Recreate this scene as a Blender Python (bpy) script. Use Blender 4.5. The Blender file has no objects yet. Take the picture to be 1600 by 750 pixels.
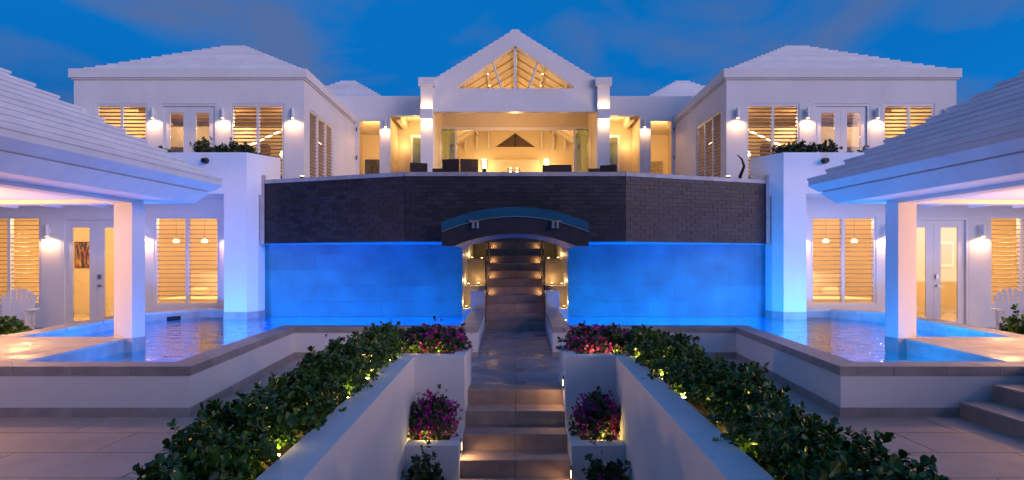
import bpy, bmesh, math, random
import numpy as np
from mathutils import Vector, Matrix
R = math.radians
sc = bpy.context.scene
COL = sc.collection

# ------------------------------------------------------------------ camera
cam = bpy.data.cameras.new('camera'); camo = bpy.data.objects.new('camera', cam); COL.objects.link(camo)
camo.location = (0, 0, 1.573); camo.rotation_euler = (R(90), 0, 0)
cam.lens = 22.5; cam.sensor_width = 36; cam.sensor_fit = 'HORIZONTAL'
cam.shift_x = -0.0031; cam.shift_y = 0.025
cam.clip_start = 0.05; cam.clip_end = 2000
sc.camera = camo

# ------------------------------------------------------------------ sky at dusk
wd = bpy.data.worlds.new('World'); sc.world = wd; wd.use_nodes = True
wn = wd.node_tree.nodes; wl = wd.node_tree.links
SUN_ROT = 132
sky = wn.new('ShaderNodeTexSky'); sky.sky_type = 'NISHITA'; sky.sun_disc = False
sky.sun_elevation = R(-3); sky.sun_rotation = R(SUN_ROT)
bw = wn.new('ShaderNodeRGBToBW'); wl.new(sky.outputs[0], bw.inputs[0])
pw = wn.new('ShaderNodeMath'); pw.operation = 'POWER'; pw.inputs[1].default_value = 0.8; wl.new(bw.outputs[0], pw.inputs[0])
tint = wn.new('ShaderNodeMix'); tint.data_type = 'RGBA'; tint.blend_type = 'MULTIPLY'; tint.inputs[0].default_value = 1
tint.inputs[7].default_value = (0.15, 11.0, 37.0, 1)
wl.new(pw.outputs[0], tint.inputs[6])
tc = wn.new('ShaderNodeTexCoord')
mp = wn.new('ShaderNodeMapping'); mp.inputs['Scale'].default_value = (1.0, 1.0, 2.1); mp.inputs['Location'].default_value = (5.2, 1.4, 2.0)
wl.new(tc.outputs['Generated'], mp.inputs['Vector'])
nz = wn.new('ShaderNodeTexNoise'); nz.inputs['Scale'].default_value = 3.6; nz.inputs['Detail'].default_value = 6; nz.inputs['Roughness'].default_value = 0.5
nz.inputs['Distortion'].default_value = 0.5
wl.new(mp.outputs[0], nz.inputs['Vector'])
cr = wn.new('ShaderNodeValToRGB'); cr.color_ramp.elements[0].position = 0.45; cr.color_ramp.elements[1].position = 0.63
cr.color_ramp.elements[1].color = (0.85, 0.85, 0.85, 1)
wl.new(nz.outputs['Fac'], cr.inputs[0])
cm = wn.new('ShaderNodeMix'); cm.data_type = 'RGBA'; cm.inputs[7].default_value = (0.66, 1.05, 2.3, 1)
wl.new(cr.outputs[0], cm.inputs[0]); wl.new(tint.outputs[2], cm.inputs[6])
bg = wn['Background']; bg.inputs[1].default_value = 0.128
wl.new(cm.outputs[2], bg.inputs[0])

# the last pink afterglow, from behind the camera
sun = bpy.data.lights.new('sun', 'SUN'); suno = bpy.data.objects.new('sun', sun); COL.objects.link(suno)
sun.energy = 1.65; sun.angle = R(40); sun.color = (1.0, 0.67, 0.58)
suno.rotation_euler = (R(81), 0, R(180 - SUN_ROT))
sc.view_settings.view_transform = 'Standard'; sc.view_settings.look = 'None'
sc.view_settings.exposure = 0.18; sc.view_settings.gamma = 1; sc.view_settings.use_curve_mapping = False
sc.render.engine = 'CYCLES'
sc.cycles.use_denoising = True
sc.cycles.max_bounces = 8; sc.cycles.diffuse_bounces = 3; sc.cycles.glossy_bounces = 3; sc.cycles.transparent_max_bounces = 16
sc.cycles.sample_clamp_indirect = 4.0; sc.cycles.caustics_reflective = False; sc.cycles.caustics_refractive = False

# ------------------------------------------------------------------ materials
M = {}
def mat(name, col, rough=0.6, var=0.06, scale=6.0, bump=0.0, bscale=40.0, metal=0.0, spec=0.5, island=0.0, wet=None, streak=0.0):
    m = bpy.data.materials.new(name); m.use_nodes = True; n = m.node_tree.nodes; l = m.node_tree.links
    p = n['Principled BSDF']; p.inputs['Roughness'].default_value = rough; p.inputs['Metallic'].default_value = metal
    p.inputs['Specular IOR Level'].default_value = spec
    t = n.new('ShaderNodeTexCoord'); nz = n.new('ShaderNodeTexNoise'); nz.inputs['Scale'].default_value = scale; nz.inputs['Detail'].default_value = 5
    l.new(t.outputs['Object'], nz.inputs['Vector'])
    rp = n.new('ShaderNodeValToRGB')
    rp.color_ramp.elements[0].position = 0.3; rp.color_ramp.elements[1].position = 0.7
    rp.color_ramp.elements[0].color = (*[max(0, c * (1 - var)) for c in col], 1)
    rp.color_ramp.elements[1].color = (*[min(1, c * (1 + var)) for c in col], 1)
    l.new(nz.outputs['Fac'], rp.inputs[0]); out = rp.outputs[0]
    if streak:
        ms = n.new('ShaderNodeMapping'); ms.inputs['Scale'].default_value = (5.0, 5.0, 0.45); l.new(t.outputs['Object'], ms.inputs[0])
        ns_ = n.new('ShaderNodeTexNoise'); ns_.inputs['Scale'].default_value = 1.6; ns_.inputs['Detail'].default_value = 6; l.new(ms.outputs[0], ns_.inputs['Vector'])
        mr_ = n.new('ShaderNodeMapRange'); mr_.inputs[1].default_value = 0.45; mr_.inputs[2].default_value = 0.75; mr_.inputs[3].default_value = 1.0; mr_.inputs[4].default_value = 1 - streak
        l.new(ns_.outputs['Fac'], mr_.inputs[0]); hs = n.new('ShaderNodeHueSaturation'); l.new(out, hs.inputs['Color']); l.new(mr_.outputs[0], hs.inputs['Value']); out = hs.outputs[0]
    if island:
        oi = n.new('ShaderNodeObjectInfo'); g = n.new('ShaderNodeNewGeometry')
        ad = n.new('ShaderNodeMath'); ad.operation = 'ADD'; l.new(oi.outputs['Random'], ad.inputs[0]); l.new(g.outputs['Random Per Island'], ad.inputs[1])
        fr = n.new('ShaderNodeMath'); fr.operation = 'FRACT'; l.new(ad.outputs[0], fr.inputs[0])
        mr = n.new('ShaderNodeMapRange'); mr.inputs[3].default_value = 1 - island; mr.inputs[4].default_value = 1 + island
        l.new(fr.outputs[0], mr.inputs[0])
        hv = n.new('ShaderNodeHueSaturation'); l.new(out, hv.inputs['Color']); l.new(mr.outputs[0], hv.inputs['Value']); out = hv.outputs[0]
    l.new(out, p.inputs['Base Color'])
    if wet:
        nw = n.new('ShaderNodeTexNoise'); nw.inputs['Scale'].default_value = wet[0]; nw.inputs['Detail'].default_value = 2
        l.new(t.outputs['Object'], nw.inputs['Vector'])
        mw = n.new('ShaderNodeMapRange'); mw.inputs[1].default_value = 0.42; mw.inputs[2].default_value = 0.6; mw.inputs[3].default_value = wet[1]; mw.inputs[4].default_value = wet[2]
        l.new(nw.outputs['Fac'], mw.inputs[0]); l.new(mw.outputs[0], p.inputs['Roughness'])
    if bump:
        nb = n.new('ShaderNodeTexNoise'); nb.inputs['Scale'].default_value = bscale; nb.inputs['Detail'].default_value = 4
        l.new(t.outputs['Object'], nb.inputs['Vector'])
        b = n.new('ShaderNodeBump'); b.inputs['Strength'].default_value = bump; b.inputs['Distance'].default_value = 0.01
        l.new(nb.outputs['Fac'], b.inputs['Height']); l.new(b.outputs[0], p.inputs['Normal'])
    M[name] = m; return m
def emit(name, col, st):
    m = bpy.data.materials.new(name); m.use_nodes = True; n = m.node_tree.nodes
    p = n['Principled BSDF']; p.inputs['Base Color'].default_value = (*col, 1)
    p.inputs['Emission Color'].default_value = (*col, 1); p.inputs['Emission Strength'].default_value = st
    M[name] = m; return m
mat('stucco', (0.78, 0.77, 0.78), 0.75, 0.05, 0.9, 0.2, 50, streak=0.025)
mat('white_paint', (0.80, 0.79, 0.79), 0.4, 0.02, 4)
mat('roof_white', (0.79, 0.79, 0.81), 0.7, 0.07, 2.0, 0.2, 40, streak=0.05, island=0.05)
mat('frame_white', (0.74, 0.74, 0.77), 0.35, 0.02, 5)
mat('louvre', (0.33, 0.26, 0.22), 0.45, 0.04, 8)
mat('stone', (0.36, 0.32, 0.31), 0.5, 0.16, 5, 0.12, 45, island=0.13)
mat('deck_tile', (0.46, 0.40, 0.35), 0.45, 0.12, 4, 0.08, 45, island=0.06, wet=(1.4, 0.32, 0.6))
mat('paver', (0.46, 0.37, 0.32), 0.5, 0.13, 2.2, 0.12, 50, island=0.10, wet=(0.9, 0.35, 0.65))
mat('walk_tile', (0.25, 0.27, 0.31), 0.4, 0.14, 3, 0.08, 50, island=0.08, wet=(1.7, 0.24, 0.55))
mat('step_stone', (0.36, 0.27, 0.23), 0.45, 0.16, 7, 0.12, 60, island=0.08)
mat('slate_brick', (0.019, 0.015, 0.020), 0.5, 0.3, 9, 0.35, 35, island=0.5, spec=0.4)
mat('slate_dark', (0.014, 0.013, 0.018), 0.5, 0.15, 9)
mat('wall_tile', (0.40, 0.42, 0.44), 0.45, 0.17, 2.2, 0.1, 20, island=0.08)
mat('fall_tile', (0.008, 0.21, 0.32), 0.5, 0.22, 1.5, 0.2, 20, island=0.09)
mat('vault_tile', (0.02, 0.06, 0.12), 0.6, 0.1, 3)
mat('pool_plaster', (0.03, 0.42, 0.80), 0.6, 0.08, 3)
mat('cream', (0.72, 0.60, 0.42), 0.6, 0.03, 2)
mat('ceiling_paint', (0.74, 0.65, 0.50), 0.55, 0.03, 2)
mat('wood_dark', (0.035, 0.015, 0.009), 0.7, 0.3, 12)
mat('brown_panel', (0.17, 0.11, 0.07), 0.5, 0.15, 6)
mat('grey_panel', (0.22, 0.19, 0.17), 0.5, 0.1, 6)
mat('floor_tile', (0.55, 0.46, 0.34), 0.4, 0.05, 3)
mat('linen', (0.72, 0.62, 0.48), 0.8, 0.05, 12)
mat('olive_cloth', (0.36, 0.36, 0.05), 0.8, 0.1, 12)
mat('red_cloth', (0.5, 0.06, 0.05), 0.8, 0.1, 12)
mat('metal_dark', (0.02, 0.02, 0.025), 0.35, 0.05, 8, metal=0.6)
mat('metal_steel', (0.45, 0.45, 0.46), 0.3, 0.05, 8, metal=0.9)
mat('soil', (0.05, 0.035, 0.025), 0.9, 0.3, 20, 0.5, 40)
mat('earth', (0.10, 0.09, 0.07), 0.95, 0.25, 0.6)
mat('boulder', (0.10, 0.09, 0.11), 0.7, 0.25, 6, 0.5, 12)
mat('bark', (0.10, 0.065, 0.04), 0.85, 0.3, 20)
mat('leaf', (0.05, 0.125, 0.013), 0.40, 0.25, 9, island=0.55, spec=0.5)
mat('leaf_small', (0.04, 0.075, 0.02), 0.45, 0.25, 9, island=0.5)
mat('bract', (0.38, 0.014, 0.24), 0.6, 0.2, 14, island=0.45)
mat('paint_art', (0.25, 0.12, 0.08), 0.5, 0.1, 3)
emit('bulb', (1.0, 0.68, 0.30), 16.0)
emit('bulb_soft', (1.0, 0.70, 0.36), 6.0)
emit('led_blue', (0.25, 0.60, 1.0), 60.0)
# leaves: let some light through
for k in ('leaf', 'leaf_small', 'bract'):
    p = M[k].node_tree.nodes['Principled BSDF']
    p.inputs['Transmission Weight'].default_value = 0.0
    p.inputs['Subsurface Weight'].default_value = 0.0
# abstract art canvas: shards of colour
def art(name, cols, scale):
    m = bpy.data.materials.new(name); m.use_nodes = True; n = m.node_tree.nodes; l = m.node_tree.links
    p = n['Principled BSDF']; p.inputs['Roughness'].default_value = 0.5
    t = n.new('ShaderNodeTexCoord'); mpn = n.new('ShaderNodeMapping'); mpn.inputs['Scale'].default_value = (1, 1, 0.35)
    v = n.new('ShaderNodeTexVoronoi'); v.inputs['Scale'].default_value = scale
    l.new(t.outputs['Object'], mpn.inputs[0]); l.new(mpn.outputs[0], v.inputs['Vector'])
    rp = n.new('ShaderNodeValToRGB'); rp.color_ramp.interpolation = 'CONSTANT'
    while len(rp.color_ramp.elements) < len(cols): rp.color_ramp.elements.new(0.5)
    for i, c in enumerate(cols): rp.color_ramp.elements[i].position = i / len(cols); rp.color_ramp.elements[i].color = (*c, 1)
    l.new(v.outputs['Color'], rp.inputs[0]); l.new(rp.outputs[0], p.inputs['Base Color']); M[name] = m
art('art_shards', [(0.02, 0.015, 0.01), (0.35, 0.06, 0.02), (0.5, 0.30, 0.12), (0.03, 0.03, 0.04), (0.3, 0.14, 0.07), (0.02, 0.02, 0.02)], 16)
art('art_pale', [(0.55, 0.5, 0.42), (0.4, 0.45, 0.4), (0.5, 0.42, 0.35), (0.32, 0.4, 0.38)], 3)
# thin glass and water: clear sheets with a Fresnel mirror on top (light passes straight through)
def sheet(name, tintc, rough, ior, bump=0.0, bscale=(6, 6, 6)):
    m = bpy.data.materials.new(name); m.use_nodes = True; n = m.node_tree.nodes; l = m.node_tree.links
    n.remove(n['Principled BSDF'])
    tr = n.new('ShaderNodeBsdfTransparent'); tr.inputs[0].default_value = (*tintc, 1)
    gl = n.new('ShaderNodeBsdfGlossy'); gl.inputs['Roughness'].default_value = rough; gl.inputs['Color'].default_value = (1, 1, 1, 1)
    fr = n.new('ShaderNodeFresnel'); fr.inputs[0].default_value = ior
    mx = n.new('ShaderNodeMixShader'); l.new(fr.outputs[0], mx.inputs[0]); l.new(tr.outputs[0], mx.inputs[1]); l.new(gl.outputs[0], mx.inputs[2])
    l.new(mx.outputs[0], n['Material Output'].inputs[0])
    if bump:
        t = n.new('ShaderNodeTexCoord'); mpn = n.new('ShaderNodeMapping'); mpn.inputs['Scale'].default_value = bscale
        nb = n.new('ShaderNodeTexNoise'); nb.inputs['Scale'].default_value = 1.0; nb.inputs['Detail'].default_value = 3
        l.new(t.outputs['Object'], mpn.inputs[0]); l.new(mpn.outputs[0], nb.inputs['Vector'])
        b = n.new('ShaderNodeBump'); b.inputs['Strength'].default_value = bump; b.inputs['Distance'].default_value = 0.045
        l.new(nb.outputs['Fac'], b.inputs['Height']); l.new(b.outputs[0], gl.inputs['Normal']); l.new(b.outputs[0], fr.inputs['Normal'])
    M[name] = m
sheet('glass', (0.93, 0.95, 0.94), 0.02, 1.45)
sheet('glass_green', (0.62, 0.72, 0.62), 0.08, 1.5)
mat('glass_teal', (0.012, 0.10, 0.17), 0.35, 0.1, 3)
M['glass_teal'].node_tree.nodes['Principled BSDF'].inputs['Alpha'].default_value = 0.8
sheet('water', (0.25, 0.80, 1.0), 0.01, 1.30, 1.0, (3.0, 3.2, 1.0))

# ------------------------------------------------------------------ mesh helpers
def link(name, me, m, parent=None, loc=None):
    o = bpy.data.objects.new(name, me); COL.objects.link(o)
    if m is not None and not me.materials: me.materials.append(M[m] if isinstance(m, str) else m)
    if parent is not None: o.parent = parent
    if loc is not None: o.location = loc
    return o
def tag(o, label, cat=None, group=None, kind=None):
    o['label'] = label
    if cat: o['category'] = cat
    if group: o['group'] = group
    if kind: o['kind'] = kind
    return o
def thing(name, label, cat, loc=(0, 0, 0), rz=0, group=None):
    o = bpy.data.objects.new(name, None); COL.objects.link(o); o.empty_display_size = 0.1
    o.location = loc; o.rotation_euler = (0, 0, rz)
    return tag(o, label, cat, group)
class MB:
    def __init__(s): s.bm = bmesh.new()
    def box(s, x0, x1, y0, y1, z0, z1, mtx=None):
        v = [s.bm.verts.new(p) for p in ((x0, y0, z0), (x1, y0, z0), (x1, y1, z0), (x0, y1, z0), (x0, y0, z1), (x1, y0, z1), (x1, y1, z1), (x0, y1, z1))]
        if mtx is not None:
            for a in v: a.co = mtx @ a.co
        for f in ((0, 3, 2, 1), (4, 5, 6, 7), (0, 1, 5, 4), (1, 2, 6, 5), (2, 3, 7, 6), (3, 0, 4, 7)): s.bm.faces.new([v[i] for i in f])
        return s
    def prism(s, poly, z0, z1):
        a = [s.bm.verts.new((p[0], p[1], z0)) for p in poly]; b = [s.bm.verts.new((p[0], p[1], z1)) for p in poly]
        s.bm.faces.new(a[::-1]); s.bm.faces.new(b); n = len(poly)
        for i in range(n): s.bm.faces.new((a[i], a[(i + 1) % n], b[(i + 1) % n], b[i]))
        return s
    def slab(s, poly, y0, y1):           # polygon in xz pushed along y
        a = [s.bm.verts.new((p[0], y0, p[1])) for p in poly]; b = [s.bm.verts.new((p[0], y1, p[1])) for p in poly]
        s.bm.faces.new(a); s.bm.faces.new(b[::-1]); n = len(poly)
        for i in range(n): s.bm.faces.new((a[(i + 1) % n], a[i], b[i], b[(i + 1) % n]))
        return s
    def quad(s, *ps):
        s.bm.faces.new([s.bm.verts.new(p) for p in ps]); return s
    def cyl(s, c, r, h, n=14, r2=None, axis='Z'):
        r2 = r if r2 is None else r2
        def P(a, rr, t):
            x, y = math.cos(a) * rr, math.sin(a) * rr
            return {'Z': (c[0] + x, c[1] + y, c[2] + t), 'Y': (c[0] + x, c[1] + t, c[2] + y), 'X': (c[0] + t, c[1] + x, c[2] + y)}[axis]
        a = [s.bm.verts.new(P(2 * math.pi * i / n, r, 0)) for i in range(n)]; b = [s.bm.verts.new(P(2 * math.pi * i / n, r2, h)) for i in range(n)]
        s.bm.faces.new(a[::-1]); s.bm.faces.new(b)
        for i in range(n): s.bm.faces.new((a[i], a[(i + 1) % n], b[(i + 1) % n], b[i]))
        return s
    def tube(s, pts, radii, n=7):
        rings = []
        for i, p in enumerate(pts):
            p = Vector(p); d = (Vector(pts[min(i + 1, len(pts) - 1)]) - Vector(pts[max(i - 1, 0)])).normalized()
            u = d.orthogonal().normalized(); w = d.cross(u)
            rings.append([s.bm.verts.new(p + (u * math.cos(2 * math.pi * k / n) + w * math.sin(2 * math.pi * k / n)) * radii[i]) for k in range(n)])
        for i in range(len(rings) - 1):
            for k in range(n): s.bm.faces.new((rings[i][k], rings[i][(k + 1) % n], rings[i + 1][(k + 1) % n], rings[i + 1][k]))
        s.bm.faces.new(rings[0][::-1]); s.bm.faces.new(rings[-1])
        return s
    def ball(s, c, r, sub=2, sc_=(1, 1, 1)):
        g = bmesh.ops.create_icosphere(s.bm, subdivisions=sub, radius=r)
        for v in g['verts']: v.co = Vector((v.co.x * sc_[0] + c[0], v.co.y * sc_[1] + c[1], v.co.z * sc_[2] + c[2]))
        return s
    def mesh(s, name, bevel=0.0, smooth=False):
        bmesh.ops.recalc_face_normals(s.bm, faces=s.bm.faces[:])
        if bevel: bmesh.ops.bevel(s.bm, geom=s.bm.edges[:], offset=bevel, segments=1, affect='EDGES', clamp_overlap=True)
        me = bpy.data.meshes.new(name); s.bm.to_mesh(me); s.bm.free()
        if smooth:
            for p in me.polygons: p.use_smooth = True
        return me
    def build(s, name, m, parent=None, loc=None, bevel=0.0, smooth=False):
        return link(name, s.mesh(name, bevel, smooth), m, parent, loc)
def box(name, m, parent, x0, x1, y0, y1, z0, z1, bevel=0.0):
    return MB().box(x0, x1, y0, y1, z0, z1).build(name, m, parent, bevel=bevel)
def holed(outer, holes, d0, d1, plane='xz'):
    """wall with openings: outline and holes in a vertical plane, pushed from d0 to d1"""
    bm = bmesh.new(); edges = []
    for loop in [outer] + holes:
        vs = [bm.verts.new((a, d0, b) if plane == 'xz' else (d0, a, b)) for a, b in loop]
        edges += [bm.edges.new((vs[i], vs[(i + 1) % len(vs)])) for i in range(len(vs))]
    bmesh.ops.triangle_fill(bm, use_beauty=True, use_dissolve=False, edges=edges)
    g = bmesh.ops.extrude_face_region(bm, geom=bm.faces[:])
    dv = (0, d1 - d0, 0) if plane == 'xz' else (d1 - d0, 0, 0)
    bmesh.ops.translate(bm, vec=dv, verts=[e for e in g['geom'] if isinstance(e, bmesh.types.BMVert)])
    mb = MB(); mb.bm.free(); mb.bm = bm; return mb
def rect(a0, a1, b0, b1): return [(a0, b0), (a1, b0), (a1, b1), (a0, b1)]
def clip(poly, subj):
    """convex clip (poly counter-clockwise)"""
    out = subj
    for i in range(len(poly)):
        a, b = poly[i], poly[(i + 1) % len(poly)]; inp, out = out, []
        side = lambda p: (b[0] - a[0]) * (p[1] - a[1]) - (b[1] - a[1]) * (p[0] - a[0])
        for k in range(len(inp)):
            p, q = inp[k], inp[(k + 1) % len(inp)]; sp, sq = side(p), side(q)
            if sp >= 0: out.append(p)
            if sp * sq < 0:
                t = sp / (sp - sq); out.append((p[0] + (q[0] - p[0]) * t, p[1] + (q[1] - p[1]) * t))
        if not out: return []
    return out
def area(p): return 0.5 * sum(p[i][0] * p[(i + 1) % len(p)][1] - p[(i + 1) % len(p)][0] * p[i][1] for i in range(len(p)))
def ccw(p): return p if area(p) > 0 else p[::-1]
def tiles(name, m, parent, poly, dx, dy, ox, oy, z0, z1, gap=0.004, stagger=0.5):
    poly = ccw(poly); xs = [p[0] for p in poly]; ys = [p[1] for p in poly]; n = 0
    for j in range(math.floor((min(ys) - oy) / dy) - 1, math.ceil((max(ys) - oy) / dy) + 1):
        sh = dx * stagger * (j % 2)
        for i in range(math.floor((min(xs) - ox) / dx) - 2, math.ceil((max(xs) - ox) / dx) + 1):
            x, y = ox + i * dx + sh, oy + j * dy
            q = clip(poly, [(x + gap, y + gap), (x + dx - gap, y + gap), (x + dx - gap, y + dy - gap), (x + gap, y + dy - gap)])
            if len(q) >= 3 and abs(area(q)) > 0.004:
                MB().prism(q, z0, z1).build(name, m, parent); n += 1
    return n
def lamp(name, kind, loc, e, col, parent=None, r=0.05, rot=None, **kw):
    l = bpy.data.lights.new(name, kind); l.energy = e; l.color = col
    if kind in ('POINT', 'SPOT'): l.shadow_soft_size = r
    for k, v in kw.items(): setattr(l, k, v)
    o = bpy.data.objects.new(name, l); COL.objects.link(o); o.location = loc
    if rot: o.rotation_euler = rot
    if parent is not None: o.parent = parent
    return o
WARM = (1.0, 0.59, 0.24); GOLD = (1.0, 0.56, 0.18); BLUE = (0.0, 0.27, 1.0)
ZW, ZC = 0.325, 0.524          # water level, coping level
ZT = 3.53                      # upper terrace
SIDES = (-1, 1)
def pick(s, a, b): return a if s < 0 else b
def mx(poly, s): return [(s * abs(1) * p[0] if s < 0 else p[0], p[1]) for p in poly]
def X(s, x): return s * x      # x given as distance from the axis

# ------------------------------------------------------------------ ground
g = MB().quad((-300, -120, -2.2), (300, -120, -2.2), (300, 400, -2.2), (-300, 400, -2.2)).build('ground', 'earth')
tag(g, 'dark earth sloping ground under the whole property', kind='structure')

# unseen block added behind the viewpoint to keep low afterglow off the pool court
ob = thing('afterglow_blocker', 'dark unseen block added behind the viewpoint to shade the court', 'house', (0, -4.5, -2.2))
MB().box(-16, 16, -4.0, 0.0, 0.0, 6.8).build('wall', 'boulder', ob)
MB().box(-16.4, 16.4, -4.4, 0.4, 6.801, 7.1).build('roof', 'slate_dark', ob)  # wider slab topping the added shade block
# ------------------------------------------------------------------ patios, walkway, stairs
for s in SIDES:
    f = lambda P: ccw([(s * x, y) for x, y in P])
    A1 = f([(1.83, 2.0), (9.0, 2.0), (9.0, 6.66), (1.96, 6.66)])
    A2 = f([(1.96, 6.668), (3.375, 6.668), (3.755, 10.92), (2.28, 10.92), (2.28, 8.73), (2.03, 8.73)][:4] if False else [(2.02, 6.668), (3.375, 6.668), (3.755, 10.92), (2.28, 10.92)])
    base = MB().prism(f([(1.81, 2.0), (9.0, 2.0), (9.0, 6.9), (3.6, 6.9), (4.0, 11.0), (2.28, 11.0)]), -2.1, -0.045).build('patio', 'soil')
    tag(base, 'grey stone slab patio between planted wall and raised pool', kind='structure', group='stone patios')
    for A in (A1, A2): tiles('paving_slab', 'paver', base, A, 1.28, 0.64, s * 2.28, 6.664 - 0.64 * 8, -0.044, 0.0, 0.006)
walk = MB().prism([(-2.27, 8.72), (2.27, 8.72), (2.27, 10.94), (0.635, 10.94), (0.74, 15.6), (-0.74, 15.6), (-0.635, 10.94), (-2.27, 10.94)], -2.1, -0.045)
walk.prism([(-0.598, 8.12), (0.598, 8.12), (0.598, 8.719), (-0.598, 8.719)], -2.1, -0.045)
wk = walk.build('walkway', 'soil'); tag(wk, 'wet stone walkway leading from lower stairs to the arch', kind='structure')
for P in ([(-2.27, 8.722), (2.27, 8.722), (2.27, 10.94), (-2.27, 10.94)], [(-0.635, 10.945), (0.635, 10.945), (0.74, 15.5), (-0.74, 15.5)], [(-0.598, 8.49), (0.598, 8.49), (0.598, 8.718), (-0.598, 8.718)]):
    tiles('floor_tile', 'walk_tile', wk, P, 0.75, 0.75, -1.5, 8.72, -0.044, 0.0, 0.0035, 0.0)
st = thing('lower_stairs', 'broad brown stone stairs descending between white planters', 'stairs', (0, 0, 0))
for n in range(0, 9):
    y0 = 8.108 - 0.385 * n; z = -0.18 * n
    for s in SIDES:
        MB().box(*sorted((s * 0.0012, s * 0.598)), y0, y0 + (0.384 if n else 0.378), z - 0.30, z).build('step', 'step_stone', st, bevel=0.006)

# ------------------------------------------------------------------ raised pools
def pool(s):
    f = lambda P: ccw([(s * x, y) for x, y in P])
    out = [(20.0 if s < 0 else 5.6, 6.665), (3.39, 6.665), (3.77, 10.93), (0.645, 10.95), (0.74, 15.55)]
    inn = [(20.0 if s < 0 else 5.6, 6.99), (3.70, 6.99), (4.08, 11.28), (0.95, 11.28), (1.03, 15.55)]
    t = thing('pool_wall', 'low white pool wall with stone coping and stone base course', 'pool wall', (0, 0, 0), 0, 'pool walls either side of the walkway')
    ov = [Vector((s * p[0], p[1], 0)) for p in out]; iv = [Vector((s * p[0], p[1], 0)) for p in inn]
    def nrm_of(i):
        e = ov[i + 1] - ov[i]; n_ = Vector((e.y, -e.x, 0)).normalized()
        return n_ if n_.dot((ov[i] + ov[i + 1]) / 2 - (iv[i] + iv[i + 1]) / 2) > 0 else -n_
    def mitre(i, dist):
        if i == 0: return ov[0] + nrm_of(0) * dist
        if i == len(ov) - 1: return ov[-1] + nrm_of(i - 1) * dist
        a_, b_ = nrm_of(i - 1), nrm_of(i); m_ = (a_ + b_); return ov[i] + m_ * (dist / (1 + a_.dot(b_)))
    for i in range(len(out) - 1):
        q = f([out[i], out[i + 1], inn[i + 1], inn[i]])
        MB().prism(q, -0.5, 0.429).build('wall_face', 'stucco', t)
        a, b, c, d = [Vector((s * p[0], p[1], 0)) for p in (out[i], out[i + 1], inn[i + 1], inn[i])]
        L = (b - a).length; nst = max(1, round(L / 0.62))
        nrm = Vector(((b - a).y, -(b - a).x, 0)).normalized()
        if nrm.dot((a + b) / 2 - (c + d) / 2) < 0: nrm = -nrm
        g0 = 0.002
        for k in range(nst):
            t0, t1 = k / nst + g0 / L, (k + 1) / nst - g0 / L
            if k == 0: t0 = 0
            if k == nst - 1: t1 = 1
            A_, B_ = mitre(i, 0.012), mitre(i + 1, 0.012)
            P = [A_.lerp(B_, t0), A_.lerp(B_, t1), d.lerp(c, t1), d.lerp(c, t0)]
            MB().prism([(p.x, p.y) for p in P], 0.43, ZC).build('coping_stone', 'stone', t)
            A_, B_, C_, D_ = mitre(i, 0.014), mitre(i + 1, 0.014), mitre(i + 1, 0.001), mitre(i, 0.001)
            P = [A_.lerp(B_, t0), A_.lerp(B_, t1), D_.lerp(C_, t1), D_.lerp(C_, t0)]
            MB().prism([(p.x, p.y) for p in P], 0.0, 0.094).build('base_tile', 'stone', t)
    # water outline
    W = [(5.38, 6.99), (3.70, 6.99), (4.08, 11.28), (0.95, 11.28), (1.03, 15.594), (6.05, 15.594), (6.24, 14.92), (6.78, 14.9), (6.78, 15.4), (7.6, 15.4), (8.2, 14.2), (7.3, 9.41), (5.66, 9.41)]
    Wp = f(W)
    bas = MB(); n = len(Wp)
    fl = [bas.bm.verts.new((x, y, -0.55)) for x, y in Wp]; tp = [bas.bm.verts.new((x, y, ZW - 0.004)) for x, y in Wp]
    bas.bm.faces.new(fl)
    for i in range(n): bas.bm.faces.new((fl[i], fl[(i + 1) % n], tp[(i + 1) % n], tp[i]))
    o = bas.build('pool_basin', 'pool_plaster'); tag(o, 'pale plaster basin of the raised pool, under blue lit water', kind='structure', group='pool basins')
    wt = MB(); wt.bm.faces.new([wt.bm.verts.new((x, y, ZW)) for x, y in Wp])
    me = bpy.data.meshes.new('water'); wt.bm.normal_update(); wt.bm.to_mesh(me); wt.bm.free()
    if me.polygons[0].normal.z < 0: me.flip_normals()
    o = link('water', me, 'water'); tag(o, 'glowing blue rippled pool water reflecting lit windows', kind='structure', group='pool water')
    # deck under the pavilion
    dk = MB().prism(f([(15.0, 6.995), (5.385, 6.995), (5.655, 9.405), (15.0, 9.405)]), -0.54, ZC - 0.032).build('deck', 'stone')
    tag(dk, 'sandy stone deck reaching into the pool under the pavilion', kind='structure', group='pool decks')
    tiles('deck_tile', 'deck_tile', dk, f([(10.5, 6.995), (5.37, 6.995), (5.645, 9.42), (10.5, 9.42)]), 0.9, 0.6, s * 5.3, 6.99, ZC - 0.031, ZC, 0.0025, 0.5)
    # rim at the house side
    ri = [(7.3, 9.41), (8.2, 14.2), (7.6, 15.4), (6.80, 15.4)]; ro = [(7.66, 9.44), (8.62, 14.24), (7.80, 15.78), (6.80, 15.78)]
    rm = thing('pool_edge_wall', 'stone pool edge wall below the lower louvred windows', 'pool edge', (0, 0, 0), 0, 'stone edge walls on the house side of the pools')
    for i in range(3):
        a, b, c, d = [Vector((s * p[0], p[1], 0)) for p in (ri[i], ri[i + 1], ro[i + 1], ro[i])]
        MB().prism([(p.x, p.y) for p in (a, b, c, d)], -0.54, 0.469).build('rim_wall', 'stone', rm)
        ns = max(1, round((b - a).length / 0.7))
        for k in range(ns):
            P = [a.lerp(b, k / ns + .002), a.lerp(b, (k + 1) / ns - .002), d.lerp(c, (k + 1) / ns - .002), d.lerp(c, k / ns + .002)]
            MB().prism([(p.x, p.y) for p in P], 0.47, ZC).build('coping_stone', 'deck_tile', rm)
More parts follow.
